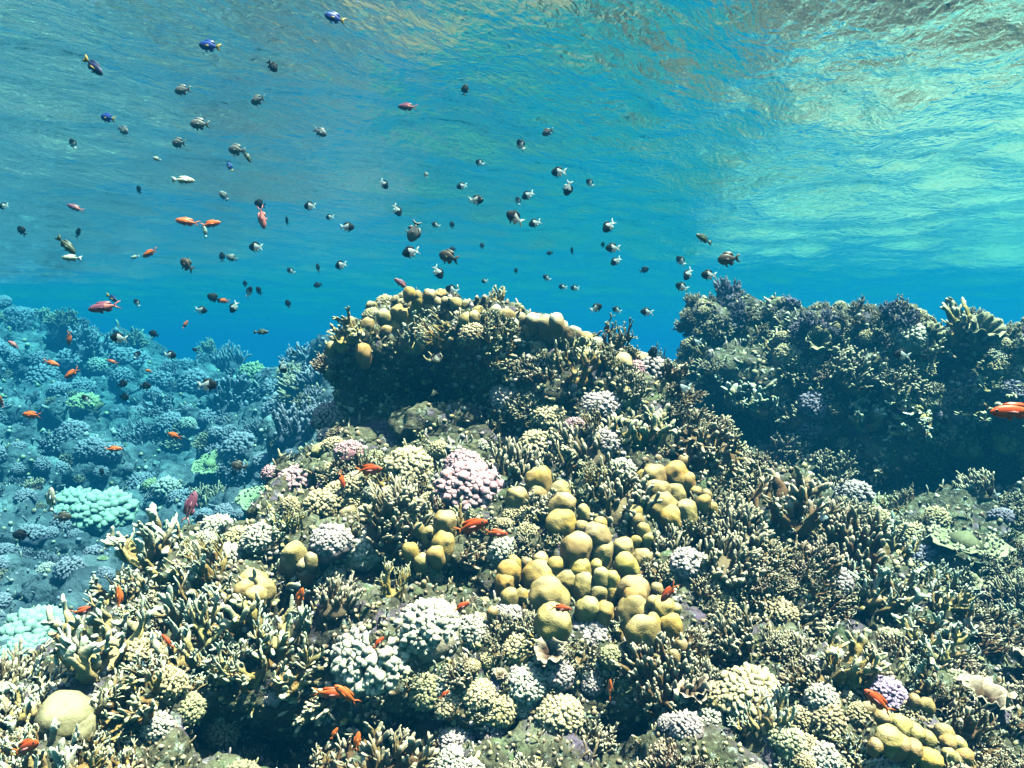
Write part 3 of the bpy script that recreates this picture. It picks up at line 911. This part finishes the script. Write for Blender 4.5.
for (kd, mt, u, v, r, lab) in (
        ('fire_coral', 'fire_pale', 882, 596, 40, 'large pale bladed fire coral on the lower right slope'),
        ('fire_coral', 'fire_pale', 938, 646, 34, 'pale bladed fire coral halfway down the right edge of the mound'),
        ('fire_coral', 'fire', 640, 432, 36, 'large cream fire coral standing on the right shoulder above the golden lobes'),
        ('fire_coral', 'fire_brown', 790, 506, 44, 'large bushy brown fire coral on the right shoulder of the mound'),
        ('fire_coral', 'fire', 850, 664, 36, 'large cream fire coral above the purple knobbed coral'),
        ('fire_coral', 'fire', 575, 365, 30, 'upright cream fire coral on the face right of the dark cave'),
        ('fire_coral', 'fire_pale', 150, 548, 42, 'tall pale fire coral on the crest of the left shoulder'),
        ('fire_coral', 'fire_pale', 90, 650, 48, 'largest pale fire coral thicket on the left foreground slope'),
        ('cauliflower_coral', 'tan', 752, 690, 34, 'large tan knobbed coral low on the right foreground'),
        ('cauliflower_coral', 'lilac', 600, 400, 22, 'mauve knobbed coral on the upper face of the mound'),
        ('cauliflower_coral', 'lilac', 690, 560, 20, 'mauve knobbed coral just right of the big mustard coral'),
        ('leaf_coral', 'brown', 985, 700, 26, 'large crumpled leafy plate coral in the lower right corner')):
    special(kd, mt, u, v, r, lab, sq=1.1 if kd == 'fire_coral' else .9, variant=random.randrange(3), up=(random.uniform(-.15, .15), -.4, 1))

# ------------------------------------------------------------------ scattered colonies
random.seed(33)
REG_M = [  # (polygon box u0, v0, u1, v1, size px range, [(kind, material, weight)...])
    (0, 510, 335, 690, (30, 60), [('fire_coral', 'fire_pale', 6), ('fire_coral', 'fire', 4), ('knobby_coral', 'white', 2), ('finger_coral', 'finger', 1), ('knobby_coral', 'tan', 1)]),
    (0, 690, 170, 880, (36, 70), [('fire_coral', 'fire_pale', 6), ('fire_coral', 'fire', 5), ('knobby_coral', 'white', 1)]),
    (170, 690, 430, 880, (20, 44), [('fire_coral', 'fire_brown', 2), ('knobby_coral', 'olive', 1), ('knobby_coral', 'lilac', 1)]),
    (255, 440, 360, 520, (20, 38), [('knobby_coral', 'pink', 3), ('knobby_coral', 'tan', 3), ('finger_coral', 'fire_brown', 2), ('boulder_coral', 'tan', 1)]),
    (320, 280, 480, 318, (12, 20), [('knobby_coral', 'tan', 4), ('boulder_coral', 'tan', 2), ('boulder_coral', 'porites', 2)]),
    (320, 318, 480, 355, (18, 32), [('fire_coral', 'fire', 4), ('knobby_coral', 'tan', 3), ('fire_coral', 'fire_pale', 1)]),
    (320, 355, 480, 450, (16, 30), [('knobby_coral', 'lilac', 3), ('finger_coral', 'brown', 2), ('fire_coral', 'fire', 1), ('knobby_coral', 'olive', 1)]),
    (480, 300, 650, 365, (16, 28), [('fire_coral', 'fire', 5), ('knobby_coral', 'tan', 2), ('fire_coral', 'fire_pale', 2), ('boulder_coral', 'tan', 1)]),
    (480, 365, 660, 475, (20, 40), [('fire_coral', 'fire', 4), ('fire_coral', 'fire_brown', 3), ('knobby_coral', 'lilac', 2), ('knobby_coral', 'white', 1), ('finger_coral', 'finger', 2), ('knobby_coral', 'olive', 1), ('knobby_coral', 'pink', 1)]),
    (650, 350, 760, 490, (18, 38), [('fire_coral', 'fire_brown', 4), ('fire_coral', 'fire', 3), ('finger_coral', 'fire_brown', 2), ('finger_coral', 'finger', 1)]),
    (740, 450, 870, 600, (26, 48), [('finger_coral', 'fire_brown', 4), ('fire_coral', 'fire_brown', 5), ('knobby_coral', 'lilac', 1), ('leaf_coral', 'brown', 1), ('finger_coral', 'brown', 2)]),
    (640, 480, 830, 690, (24, 44), [('finger_coral', 'finger', 5), ('fire_coral', 'fire', 3), ('finger_coral', 'fire_brown', 2), ('fire_coral', 'fire_brown', 2), ('knobby_coral', 'tan', 1), ('knobby_coral', 'pink', 1), ('knobby_coral', 'lilac', 1)]),
    (830, 540, 960, 690, (24, 46), [('fire_coral', 'fire_pale', 3), ('knobby_coral', 'green', 2), ('leaf_coral', 'olive', 2), ('knobby_coral', 'tan', 2), ('finger_coral', 'fire_brown', 2), ('boulder_coral', 'tan', 1)]),
    (700, 640, 900, 880, (22, 44), [('knobby_coral', 'tan', 4), ('knobby_coral', 'green', 3), ('fire_coral', 'fire_pale', 3), ('boulder_coral', 'tan', 1), ('knobby_coral', 'white', 1), ('fire_coral', 'fire', 2)]),
    (940, 610, 1100, 880, (26, 46), [('leaf_coral', 'brown', 1), ('fire_coral', 'fire_brown', 4), ('finger_coral', 'brown', 3), ('finger_coral', 'fire_brown', 1)]),
    (430, 650, 610, 880, (18, 36), [('knobby_coral', 'white', 2), ('knobby_coral', 'lilac', 1), ('knobby_coral', 'tan', 2), ('finger_coral', 'finger', 2), ('fire_coral', 'fire_brown', 2), ('leaf_coral', 'brown', 1)]),
    (560, 650, 720, 880, (16, 30), [('leaf_coral', 'olive', 1), ('knobby_coral', 'olive', 2), ('leaf_coral', 'brown', 2), ('finger_coral', 'brown', 3), ('knobby_coral', 'lilac', 1), ('fire_coral', 'fire_brown', 3)]),
    (330, 440, 520, 690, (18, 36), [('knobby_coral', 'white', 2), ('knobby_coral', 'tan', 3), ('fire_coral', 'fire', 4), ('knobby_coral', 'olive', 1), ('finger_coral', 'finger', 2), ('fire_coral', 'fire_brown', 2)]),
    (-100, 0, 1200, 900, (22, 40), [('fire_coral', 'fire', 2), ('knobby_coral', 'tan', 2), ('finger_coral', 'finger', 2)]),
]
REG_L = [(-100, 0, 420, 900, (12, 30), [('finger_coral', 'mauve', 5), ('knobby_coral', 'mauve', 6), ('knobby_coral', 'lilac', 1), ('finger_coral', 'brown', 3), ('knobby_coral', 'olive', 1), ('table_coral', 'green', .12)])]  # mauve and lilac carry the water haze as coral colour here
REG_W = [(640, 290, 1100, 335, (9, 17), [('finger_coral', 'finger', 3), ('finger_coral', 'mauve', 2), ('knobby_coral', 'tan', 2), ('fire_coral', 'fire_brown', 3)]),
         (640, 335, 1100, 370, (16, 32), [('fire_coral', 'fire', 3), ('knobby_coral', 'tan', 3), ('finger_coral', 'finger', 3), ('knobby_coral', 'white', 1), ('leaf_coral', 'olive', 1)]),
         (640, 370, 1100, 900, (16, 36), [('knobby_coral', 'mauve', 2), ('fire_coral', 'fire_pale', 1), ('fire_coral', 'fire', 3), ('finger_coral', 'finger', 3), ('knobby_coral', 'green', 1), ('leaf_coral', 'olive', 1), ('knobby_coral', 'tan', 2), ('fire_coral', 'fire_brown', 3), ('finger_coral', 'brown', 2)])]

def visible(P, slack=0.05):
    d = Vector(P)
    L = d.length
    d.normalize()
    for b in (BV_M, BV_L, BV_W):
        h = b.ray_cast(Vector((0, 0, 0)), d, L - slack)
        if h[0] is not None: return False
    return True

def samples(o, n):
    me = o.data
    nf = len(me.polygons)
    ar = np.empty(nf); me.polygons.foreach_get('area', ar)
    ct = np.empty(nf * 3); me.polygons.foreach_get('center', ct); ct = ct.reshape(-1, 3)
    no = np.empty(nf * 3); me.polygons.foreach_get('normal', no); no = no.reshape(-1, 3)
    p = pix(ct)
    ok = (p[:, 2] > .3) & (p[:, 0] > -18) & (p[:, 0] < 1042) & (p[:, 1] > 250) & (p[:, 1] < 788)
    vw = ct / np.linalg.norm(ct, axis=1)[:, None]
    facing = -(vw * no).sum(1)
    ok &= facing > .02
    w = ar * ok / np.maximum(p[:, 2], .5) ** 2 * np.clip(facing + .25, 0, 1)
    ids = RNG.choice(nf, size=n, p=w / w.sum())
    return ct[ids], no[ids], p[ids]

def scatter(o, regs, place, n_try, limit, min_gap, holes, part_px):
    ct, no, pp = samples(o, n_try)
    kept = []
    for c, n, (u, v, d) in zip(ct, no, pp):
        if len(kept) >= limit: break
        rg = next((r for r in regs if r[0] <= u < r[2] and r[1] <= v < r[3]), None)
        if rg is None: continue
        size_px = random.uniform(*rg[4]) * random.choice((.6, .8, 1, 1, 1.2, 1.6))
        if any(math.hypot(u - a, v - b) < r + size_px * .22 for a, b, r in TAKEN): continue
        if holes is HOLES and math.hypot((u - 442) / 54, (v - 398) / 46) < 1.15: continue
        if any(math.hypot((u - a) / e, (v - b) / f) < (1.2 if holes is HOLES else 1.0) for a, b, e, f, _ in holes) and random.random() < .985: continue
        if any(math.hypot(u - a, v - b) < min_gap * (size_px + s) * .5 for a, b, s in kept): continue
        if not visible(c + n * .01): continue
        if float(vnoise([[c[0] * 5.5, c[1] * 5.5, c[2] * 5.5]], 61)[0]) < -.30 and random.random() < .8: continue   # bare gaps between colonies
        ks = rg[5]
        kind, mt, _ = random.choices(ks, [k[2] for k in ks])[0]
        if kind in ('leaf_coral', 'knobby_coral', 'boulder_coral'): size_px = min(size_px, 32)
        kept.append((u, v, size_px))
        size = size_px * d / FPX
        up = Vector(n) * .7 + Vector((random.gauss(0, .12), random.gauss(0, .12) - .05, .65))
        sq = {'fire_coral': 1.25, 'finger_coral': 1.2}.get(kind, 1.0) * random.uniform(.85, 1.2)
        P = Vector(c) - up.normalized() * size * .04
        colony(kind, mt, P, up, size * 1.15, random.uniform(0, 6.28), size_px > part_px, sq, place=place)
    return kept
K1 = scatter(mound, REG_M, 'mound', 20000, 640, 0.56, HOLES, 34)
K2 = scatter(slope, REG_L, 'left slope', 5000, 150, 0.62, lh, 26)
K3 = scatter(wall, REG_W, 'right wall', 6000, 170, 0.62, wh, 30)
print('colonies', len(K1), len(K2), len(K3))

# low growth nobody could count: nodules, stubs and crusts over the bare rock
def cover(name, o, n, px, mats, holes, seed):
    rg = random.Random(seed)
    ct, no, pp = samples(o, n)
    mb = MB()
    for c, nn, (u, v, d) in zip(ct, no, pp):
        inh = any(math.hypot((u - a) / e, (v - b) / f) < .9 for a, b, e, f, _ in holes)
        if inh and rg.random() < .5: continue
        r = rg.uniform(*px) * d / FPX
        up = (Vector(nn) + Vector((rg.gauss(0, .3), rg.gauss(0, .3), .5 + rg.gauss(0, .3)))).normalized()
        q = up.to_track_quat('Z', 'Y').to_matrix()
        clump = vnoise(np.array([c]) * 5.0, seed)[0] + rg.gauss(0, .25)
        mi = min(len(mats) - 1, max(0, int((clump * .8 + .5) * len(mats))))
        k = rg.random()
        c = Vector(c)
        if k < .55:
            mb.blob(c + up * r * .4, (r, r * rg.uniform(.7, 1.1), r * rg.uniform(.7, 1.5)), 1, q, .4, 2.3, int(rg.random() * 99), mat=mi, grad=(.4, .6))
        else:
            pts = [c - up * r * .3]
            for j in range(3):
                up = (up + Vector((rg.gauss(0, .25), rg.gauss(0, .25), .12 + rg.gauss(0, .2)))).normalized()
                pts.append(pts[-1] + up * r * rg.uniform(.7, 1.2))
            mb.tube(pts, [r * .5, r * .42, r * .38, r * .24], 5, rg.uniform(.5, 1), None, .2, 1.0, mi)
    tag(link(name, mb.mesh(name, [M[m] for m in mats])), kind='stuff')
cover('coral_crust', mound, 14000, (1.5, 3.7), ['brown', 'fire_brown', 'finger', 'brown', 'olive', 'fire', 'lilac', 'tan', 'white'], HOLES, 3)
cover('coral_crust', slope, 6500, (1.4, 3.2), ['brown', 'mauve', 'lilac', 'mauve', 'finger'], lh, 4)
cover('coral_crust', wall, 6500, (1.5, 3.4), ['brown', 'olive', 'finger', 'green', 'tan', 'white'], wh, 5)

# ------------------------------------------------------------------ fish (snout at +X, length 1 with the tail)
def loft(mb, prof, seg, matf, t=0.0):
    vs, fs, ms = [], [], []
    for (x, zc, h, w) in prof:
        for k in range(seg):
            a = 2 * math.pi * k / seg
            vs.append((x, w * math.cos(a), zc + h * math.sin(a)))
    n = len(prof)
    for i in range(n - 1):
        for k in range(seg):
            fs.append((i * seg + k, i * seg + (k + 1) % seg, (i + 1) * seg + (k + 1) % seg, (i + 1) * seg + k)[::-1])
            ms.append(matf((prof[i][0] + prof[i + 1][0]) / 2))
    fs.append(tuple(range(seg))); ms.append(matf(prof[0][0]))
    fs.append(tuple(range((n - 1) * seg, n * seg))[::-1]); ms.append(matf(prof[-1][0]))
    base = mb.n
    mb.v.append(np.array(vs)); mb.t.append(np.zeros(len(vs)))
    for f, m in zip(fs, ms):
        mb.f.append(tuple(i + base for i in f)); mb.m.append(m)
    mb.n += len(vs)

def fin(mb, pts, th, mat=0, y0=0.0, ybend=0.0, ref=None):
    """thin solid fin from an outline in the x-z plane"""
    n = len(pts)
    ref = ref or pts[0]
    vs = []
    for s in (1, -1):
        for (x, z) in pts:
            d = math.hypot(x - ref[0], z - ref[1])
            vs.append((x, y0 + ybend * d + s * th * max(.25, 1 - 1.6 * d), z))
    fs = [tuple(range(n)), tuple(range(2 * n - 1, n - 1, -1))]
    for i in range(n):
        j = (i + 1) % n
        fs.append((j, i, n + i, n + j))
    mb.add(np.array(vs), fs, 0.0, mat)

SPEC = {  # depth, width, tail fork, materials (front, back, fins), split x
    'damsel': (0.25, 0.085, 0.55), 'basslet': (0.135, 0.070, 0.9), 'wrasse': (0.14, 0.07, 0.25), 'surgeon': (0.20, 0.06, 0.45)}
def fish_meshes(shape, front, back, finm, split):
    hh, ww, fork = SPEC[shape]
    q = [(0.5, .0, .08), (0.485, .0, .22), (.45, .0, .46), (.39, .01, .72), (.31, .01, .92), (.21, .01, 1.0), (.10, .005, .98), (0, .0, .86), (-.10, .0, .64), (-.18, .0, .42), (-.24, 0, .27), (-.28, 0, .23)]
    prof = [(x, z * hh, h * hh, ww * min(1, h * 1.05) * (1 if x > -.05 else .8)) for x, z, h in q]
    mats = [M[front], M[back], M[finm], M['eye']]
    matf = lambda x: 0 if x > split else 1
    sup = {}
    bd = MB(); loft(bd, prof, 12, matf)
    tl = MB()
    e = .22 * hh
    span = max(.13, hh * .85)
    fin(tl, [(-.26, e), (-.36, span * .75), (-.5, span), (-.5 + .17 * fork, span * .35), (-.5 + .22 * fork, 0), (-.5 + .17 * fork, -span * .35), (-.5, -span), (-.36, -span * .75), (-.26, -e)], .014, 1 if split > -.25 else 2, ref=(-.26, 0))
    dr = MB()
    fin(dr, [(.28, .86 * hh), (.22, 1.22 * hh), (.10, 1.38 * hh), (-.02, 1.28 * hh), (-.12, 1.2 * hh), (-.20, .85 * hh), (-.19, .36 * hh), (-.10, .58 * hh), (.0, .80 * hh), (.14, .94 * hh)], .010, 0 if split < .1 else 2, ref=(.1, hh))
    an = MB()
    fin(an, [(.02, -.80 * hh), (-.05, -1.22 * hh), (-.14, -1.12 * hh), (-.21, -.70 * hh), (-.19, -.34 * hh), (-.08, -.62 * hh)], .010, 1 if split > 0 else 0, ref=(-.05, -.7 * hh))
    pv = MB()
    fin(pv, [(.20, -.92 * hh), (.12, -1.40 * hh), (.06, -1.42 * hh), (.11, -.92 * hh)], .010, 0, ref=(.16, -.9 * hh))
    pc = []
    for s in (1, -1):
        b = MB()
        fin(b, [(.20, -.05 * hh), (.10, .10 * hh), (.02, .0), (.01, -.25 * hh), (.08, -.36 * hh), (.19, -.22 * hh)], .006, 2, y0=s * ww * .96, ybend=s * .35, ref=(.20, -.1 * hh))
        pc.append(b)
    ey = []
    for s in (1, -1):
        b = MB(); b.blob((.385, s * ww * .66, .20 * hh), (.030, .014, .030), 2, None, 0, mat=3); ey.append(b)
    parts = [('tail_fin', tl), ('dorsal_fin', dr), ('anal_fin', an), ('pelvic_fin', pv), ('pectoral_fin', pc[0]), ('pectoral_fin', pc[1]), ('eye', ey[0]), ('eye', ey[1])]
    body = bd.mesh('fish', mats)
    pm = [(n_, b.mesh(n_, mats)) for n_, b in parts]
    j = MB()
    for b in [bd] + [b for _, b in parts]:
        base = j.n
        j.v += b.v; j.t += b.t
        j.f += [tuple(i + base for i in f) for f in b.f]; j.m += b.m
        j.n += b.n
    return body, pm, j.mesh('fish', mats)

KIND = {'bw': ('damsel', 'fish_black', 'fish_white', 'fish_black', .10, 'black and white damselfish', 'damselfish', 'half black half white damselfish'),
        'bk': ('damsel', 'fish_black', 'fish_black', 'fish_black', -1, 'small black damselfish', 'damselfish', 'black damselfish'),
        'or': ('basslet', 'fish_orange', 'fish_orange', 'fish_orange', -1, 'orange reef fish', 'fish', 'orange reef fish'),
        'rd': ('basslet', 'fish_red', 'fish_orange', 'fish_rose', -.1, 'red orange reef fish', 'fish', 'orange reef fish'),
        'ro': ('basslet', 'fish_rose', 'fish_rose', 'fish_rose', -1, 'rose pink reef fish', 'fish', 'orange reef fish'),
        'pu': ('basslet', 'fish_purple', 'fish_rose', 'fish_purple', -.05, 'purplish red reef fish', 'fish', 'orange reef fish'),
        'nv': ('wrasse', 'fish_navy', 'fish_navy', 'fin_yellow', -1, 'dark navy reef fish', 'fish', 'blue reef fish'),
        'bl': ('surgeon', 'fish_blue', 'fish_blue', 'fin_yellow', -1, 'blue reef fish', 'fish', 'blue reef fish'),
        'gy': ('damsel', 'fish_grey', 'fish_grey', 'fish_grey', -1, 'grey reef fish', 'fish', 'grey and brown reef fish'),
        'br': ('damsel', 'fish_brown', 'fish_brown', 'fish_brown', -1, 'brown reef fish', 'fish', 'grey and brown reef fish'),
        'ol': ('wrasse', 'fish_olive', 'fish_olive', 'fish_olive', -1, 'dark olive slender fish', 'fish', 'grey and brown reef fish'),
        'pl': ('wrasse', 'fish_pale', 'fish_pale', 'fish_fin', -1, 'pale slender fish', 'fish', 'pale reef fish')}
FM = {k: fish_meshes(*v[:5]) for k, v in KIND.items()}
FISH = [  # kind, u, v, length px, heading in the picture (degrees, 0 right, 90 up)
 ('nv', 93, 66, 28, -42), ('bl', 210, 46, 22, 172), ('bl', 335, 18, 20, 165), ('bl', 108, 118, 17, 165), ('gy', 123, 130, 13, -30), ('bk', 272, 66, 14, -50), ('gy', 258, 100, 16, 190),
 ('gy', 200, 124, 19, 178), ('gy', 179, 143, 16, 175), ('gy', 237, 150, 18, 170), ('ol', 247, 156, 14, -60), ('gy', 183, 90, 17, 185), ('gy', 320, 132, 14, -25), ('bw', 73, 144, 11, 110),
 ('pl', 157, 159, 11, 160), ('bl', 230, 167, 10, 120), ('pl', 183, 180, 20, 0), ('bk', 139, 190, 10, 120), ('gy', 224, 196, 11, 130), ('pu', 76, 208, 17, 160), ('bk', 22, 231, 12, 130),
 ('bw', 4, 206, 11, 190), ('bk', 78, 233, 11, 60), ('ol', 66, 245, 24, -45), ('pl', 72, 258, 19, 178), ('br', 187, 265, 18, 140), ('or', 150, 253, 19, 200), ('pl', 135, 257, 10, 190),
 ('or', 188, 222, 23, 172), ('or', 210, 224, 20, 12), ('pl', 205, 232, 12, 100), ('bk', 260, 204, 13, 160), ('ro', 262, 217, 24, -80), ('bw', 310, 206, 13, 178), ('bk', 287, 221, 9, 110),
 ('bw', 330, 217, 9, 185), ('bw', 347, 227, 14, 0), ('bw', 256, 247, 15, 178), ('bk', 222, 257, 10, 95), ('gy', 232, 258, 11, 160), ('bw', 341, 265, 13, 190), ('bw', 291, 271, 9, 150),
 ('bk', 318, 268, 9, 100), ('bk', 318, 285, 9, 190), ('bk', 245, 284, 7, 100), ('bw', 249, 292, 12, 60), ('bk', 259, 291, 10, 130), ('bk', 214, 298, 13, 155), ('or', 224, 301, 14, 175),
 ('bw', 234, 307, 13, 240), ('nv', 112, 298, 15, -30), ('pu', 105, 307, 32, 190), ('bw', 137, 303, 9, 120), ('bw', 384, 184, 12, -50), ('bw', 397, 210, 13, -60),
 ('bk', 465, 90, 12, 80), ('pu', 408, 107, 21, 170), ('br', 548, 132, 12, 200), ('bw', 521, 145, 13, 120), ('bw', 480, 163, 10, 150), ('gy', 426, 175, 7, 100), ('bw', 462, 186, 11, 190),
 ('bw', 476, 200, 15, 0), ('bw', 518, 201, 9, 100), ('bw', 528, 195, 13, 205), ('bw', 559, 172, 15, 180), ('bw', 568, 188, 15, 255), ('bw', 590, 183, 10, 130), ('bw', 515, 218, 19, 150),
 ('bw', 535, 223, 13, 200), ('bw', 436, 225, 9, 160), ('bk', 452, 225, 8, 100), ('gy', 414, 231, 22, 250), ('bw', 411, 252, 18, 192), ('br', 449, 257, 21, 160), ('bk', 453, 249, 7, 170),
 ('bk', 482, 246, 7, 100), ('bw', 438, 272, 15, -60), ('pu', 402, 284, 18, 145), ('bw', 452, 290, 14, 160), ('bw', 485, 281, 7, 190), ('bk', 516, 271, 6, 90), ('bw', 547, 278, 9, 150),
 ('bk', 550, 253, 7, 190), ('bk', 572, 251, 8, 100), ('bw', 563, 287, 9, 170), ('bw', 575, 288, 9, 175), ('bw', 609, 226, 16, 225), ('bw', 613, 248, 15, 180), ('bk', 603, 245, 6, 90),
 ('bw', 616, 261, 12, 215), ('bk', 644, 270, 10, 20), ('bw', 681, 261, 12, 130), ('bw', 688, 274, 14, 235), ('bw', 709, 275, 16, 178), ('bw', 682, 287, 13, 155), ('ol', 704, 239, 19, 155),
 ('br', 729, 259, 22, 185), ('bw', 596, 308, 13, 25), ('bw', 617, 310, 10, 155), ('bw', 647, 312, 13, 175), ('bk', 653, 354, 15, 80), ('bw', 683, 388, 17, 190), ('bw', 696, 342, 13, 190),
 ('or', 69, 338, 15, -100), ('ro', 14, 345, 15, 150), ('or', 51, 363, 16, -20), ('or', 72, 373, 18, 215), ('or', 1, 402, 14, 90), ('or', 32, 415, 22, 178), ('rd', 113, 362, 11, 160),
 ('or', 149, 371, 9, 170), ('or', 175, 436, 18, 168), ('or', 113, 449, 17, 0), ('bw', 119, 338, 17, 172), ('bw', 137, 355, 9, 60), ('bw', 170, 355, 13, -5), ('bk', 195, 350, 6, 150),
 ('bk', 154, 334, 11, 160), ('or', 185, 325, 10, 60), ('bw', 201, 310, 12, -10), ('ol', 261, 332, 15, 0), ('bk', 288, 304, 9, 110), ('bw', 207, 385, 19, 0), ('bk', 122, 384, 12, 10),
 ('bk', 145, 386, 12, 0), ('bk', 124, 397, 12, 0), ('bw', 86, 399, 10, 130), ('bw', 283, 367, 13, -80), ('bw', 294, 354, 7, 100), ('pl', 51, 500, 26, 85), ('bk', 22, 535, 16, 175),
 ('pu', 190, 508, 34, 75), ('bk', 200, 521, 14, 80), ('bk', 234, 474, 9, 95), ('br', 239, 466, 16, 165), ('br', 62, 517, 16, 0), ('bk', 102, 473, 10, 120),
 ('rd', 368, 470, 30, 8), ('rd', 342, 480, 20, -80), ('rd', 470, 527, 38, 22), ('rd', 496, 533, 24, -6), ('rd', 461, 607, 20, 30), ('rd', 669, 592, 26, 235), ('rd', 560, 608, 22, 0),
 ('rd', 378, 643, 16, 45), ('or', 299, 600, 28, 70), ('or', 119, 598, 24, 95), ('rd', 83, 611, 24, 5), ('rd', 444, 695, 14, 40), ('or', 610, 690, 26, 92), ('rd', 329, 693, 34, -8),
 ('or', 347, 695, 32, 140), ('or', 334, 734, 14, 60), ('or', 357, 742, 20, 80), ('rd', 25, 748, 40, 28), ('rd', 879, 702, 38, 140), ('rd', 1016, 411, 48, 183), ('rd', 168, 642, 20, 140),
 ('bw', 824, 518, 18, -60), ('bw', 902, 355, 17, 172), ('pl', 893, 517, 12, 95), ('bw', 993, 493, 18, 150), ('pl', 972, 478, 12, 60), ('pl', 957, 490, 7, 0), ('bk', 188, 700 - 480, 0, 0),
 ('bk', 980, 618, 13, 200), ('bk', 898, 470, 8, 170), ('bk', 430, 536, 10, 270), ('pl', 478, 527, 5, 0)]
random.seed(51)
for (k, u, v, L, ang) in FISH:
    if L < 6: continue
    elev = (330 - v) / FPX
    Y = FPX * (0.075 if k in ('or', 'rd', 'ro', 'pu') else 0.055) / L
    if elev > 0: Y = min(Y, SURF_H * .80 / elev)
    Y = max(1.0, min(Y, 5.2))
    for b in (BV_M, BV_W, BV_L):
        h = hit(b, u, v)[0]
        if h is not None: Y = min(Y, h.y - (.16 if v < 560 and u < 820 else .34))
    P = at(u, v, Y)
    yaw = random.uniform(-22, 22)
    hx, hz = math.cos(R(ang)), math.sin(R(ang))
    d = Vector((hx * math.cos(R(yaw)), math.sin(R(yaw)), hz * math.cos(R(yaw)))).normalized()
    upv = Vector((0, 0, 1)) if abs(d.z) < .93 else Vector((-1 if hx >= 0 else 1, 0, .3))
    y = upv.cross(d).normalized()
    z = d.cross(y)
    q = Matrix((d, y, z)).transposed().to_quaternion()
    s = L * 1.02 * Y / FPX / max(.8, math.cos(R(yaw)))
    body, pm, joined = FM[k]
    big = L >= 13
    o = link('damselfish' if k in ('bw', 'bk') else 'reef_fish', body if big else joined, None, P, q, s)
    if big:
        for pn, me in pm: link(pn, me, o)
    o['category'] = 'fish'
    a = ang % 360
    head = 'facing right' if a < 55 or a > 305 else 'facing left' if 125 < a < 235 else 'nose up' if a < 180 else 'nose down'
    sz = 'tiny ' if L < 9 and not KIND[k][5].startswith('small') else ''
    ENTRIES.append((o, sz + KIND[k][5] + ' ' + head, u, v, L, 'fish', KIND[k][7]))

# ------------------------------------------------------------------ labels: look, then rank beside a landmark one can find
LAND = [('the pink cauliflower coral', 470, 484), ('the large white coral ball', 378, 652), ('the big mustard lobed coral', 560, 570), ('the golden lobed cluster', 680, 495),
        ('the purple knobbed coral', 888, 692), ('the bottom right yellow lobes', 930, 742), ('the dark cave', 440, 400), ('the small yellow lobed coral', 428, 540),
        ('the dark lower left hollow', 250, 735), ('the olive corner dome', 62, 722), ('the left shoulder dome', 252, 588), ('the turquoise corals', 90, 504),
        ('the turquoise edge coral', 28, 638), ('the mound summit', 420, 300), ('the wall top corner', 690, 315), ('the pale fan coral', 750, 388), ('the dark right hollow', 955, 490),
        ('the jutting green plate', 968, 538), ('the right wall top', 880, 322), ('the left slope crest', 75, 328), ('the rose pink fish', 262, 217), ('the paired orange fish', 199, 223),
        ('the large purplish fish', 105, 307), ('the navy slanting fish', 93, 66), ('the upright purplish fish', 190, 508), ('the bottom ledge corals', 520, 690), ('the bushy brown coral shoulder', 795, 520),
        ('the lower right slope', 900, 610), ('the mound right edge', 690, 420), ('the slope under the summit', 590, 410)]
def direction(du, dv):
    a = math.degrees(math.atan2(-dv, du)) % 360
    return ('right of', 'upper right of', 'above', 'upper left of', 'left of', 'lower left of', 'below', 'lower right of')[int((a + 22.5) // 45) % 8]
NUM = ['', 'first', 'second', 'third', 'fourth', 'fifth', 'sixth', 'seventh', 'eighth', 'ninth', 'tenth', 'eleventh', 'twelfth', 'thirteenth']
cells = {}
for e in ENTRIES:
    o, look, u, v, s, place, grp = e
    nm, lu, lv = min(LAND, key=lambda l: math.hypot(u - l[1], v - l[2]))
    dr = direction(u - lu, v - lv) if math.hypot(u - lu, v - lv) > 14 else 'over'
    cells.setdefault((look, dr + ' ' + nm), []).append(e)
    o['group'] = grp
for (look, where), es in cells.items():
    n = len(es)
    us = [e[2] for e in es]; vs = [e[3] for e in es]
    horiz = max(us) - min(us) >= (max(vs) - min(vs)) * .7
    es.sort(key=lambda e: e[2] if horiz else e[3])
    for i, e in enumerate(es):
        if n == 1: r = ''
        elif n == 2: r = (('left one of two', 'right one of two') if horiz else ('upper one of two', 'lower one of two'))[i]
        elif i == 0: r = 'leftmost' if horiz else 'topmost'
        elif i == n - 1: r = 'rightmost' if horiz else 'lowest'
        elif n == 3: r = 'middle one of three'
        else: r = NUM[min(i + 1, 13)] + (' from left' if horiz else ' from top')
        lab = look + (', ' + r + ', ' if r else ' ') + where
        if len(lab.split()) > 16: lab = lab.replace(' of two', '').replace(' of three', '')
        e[0]['label'] = lab
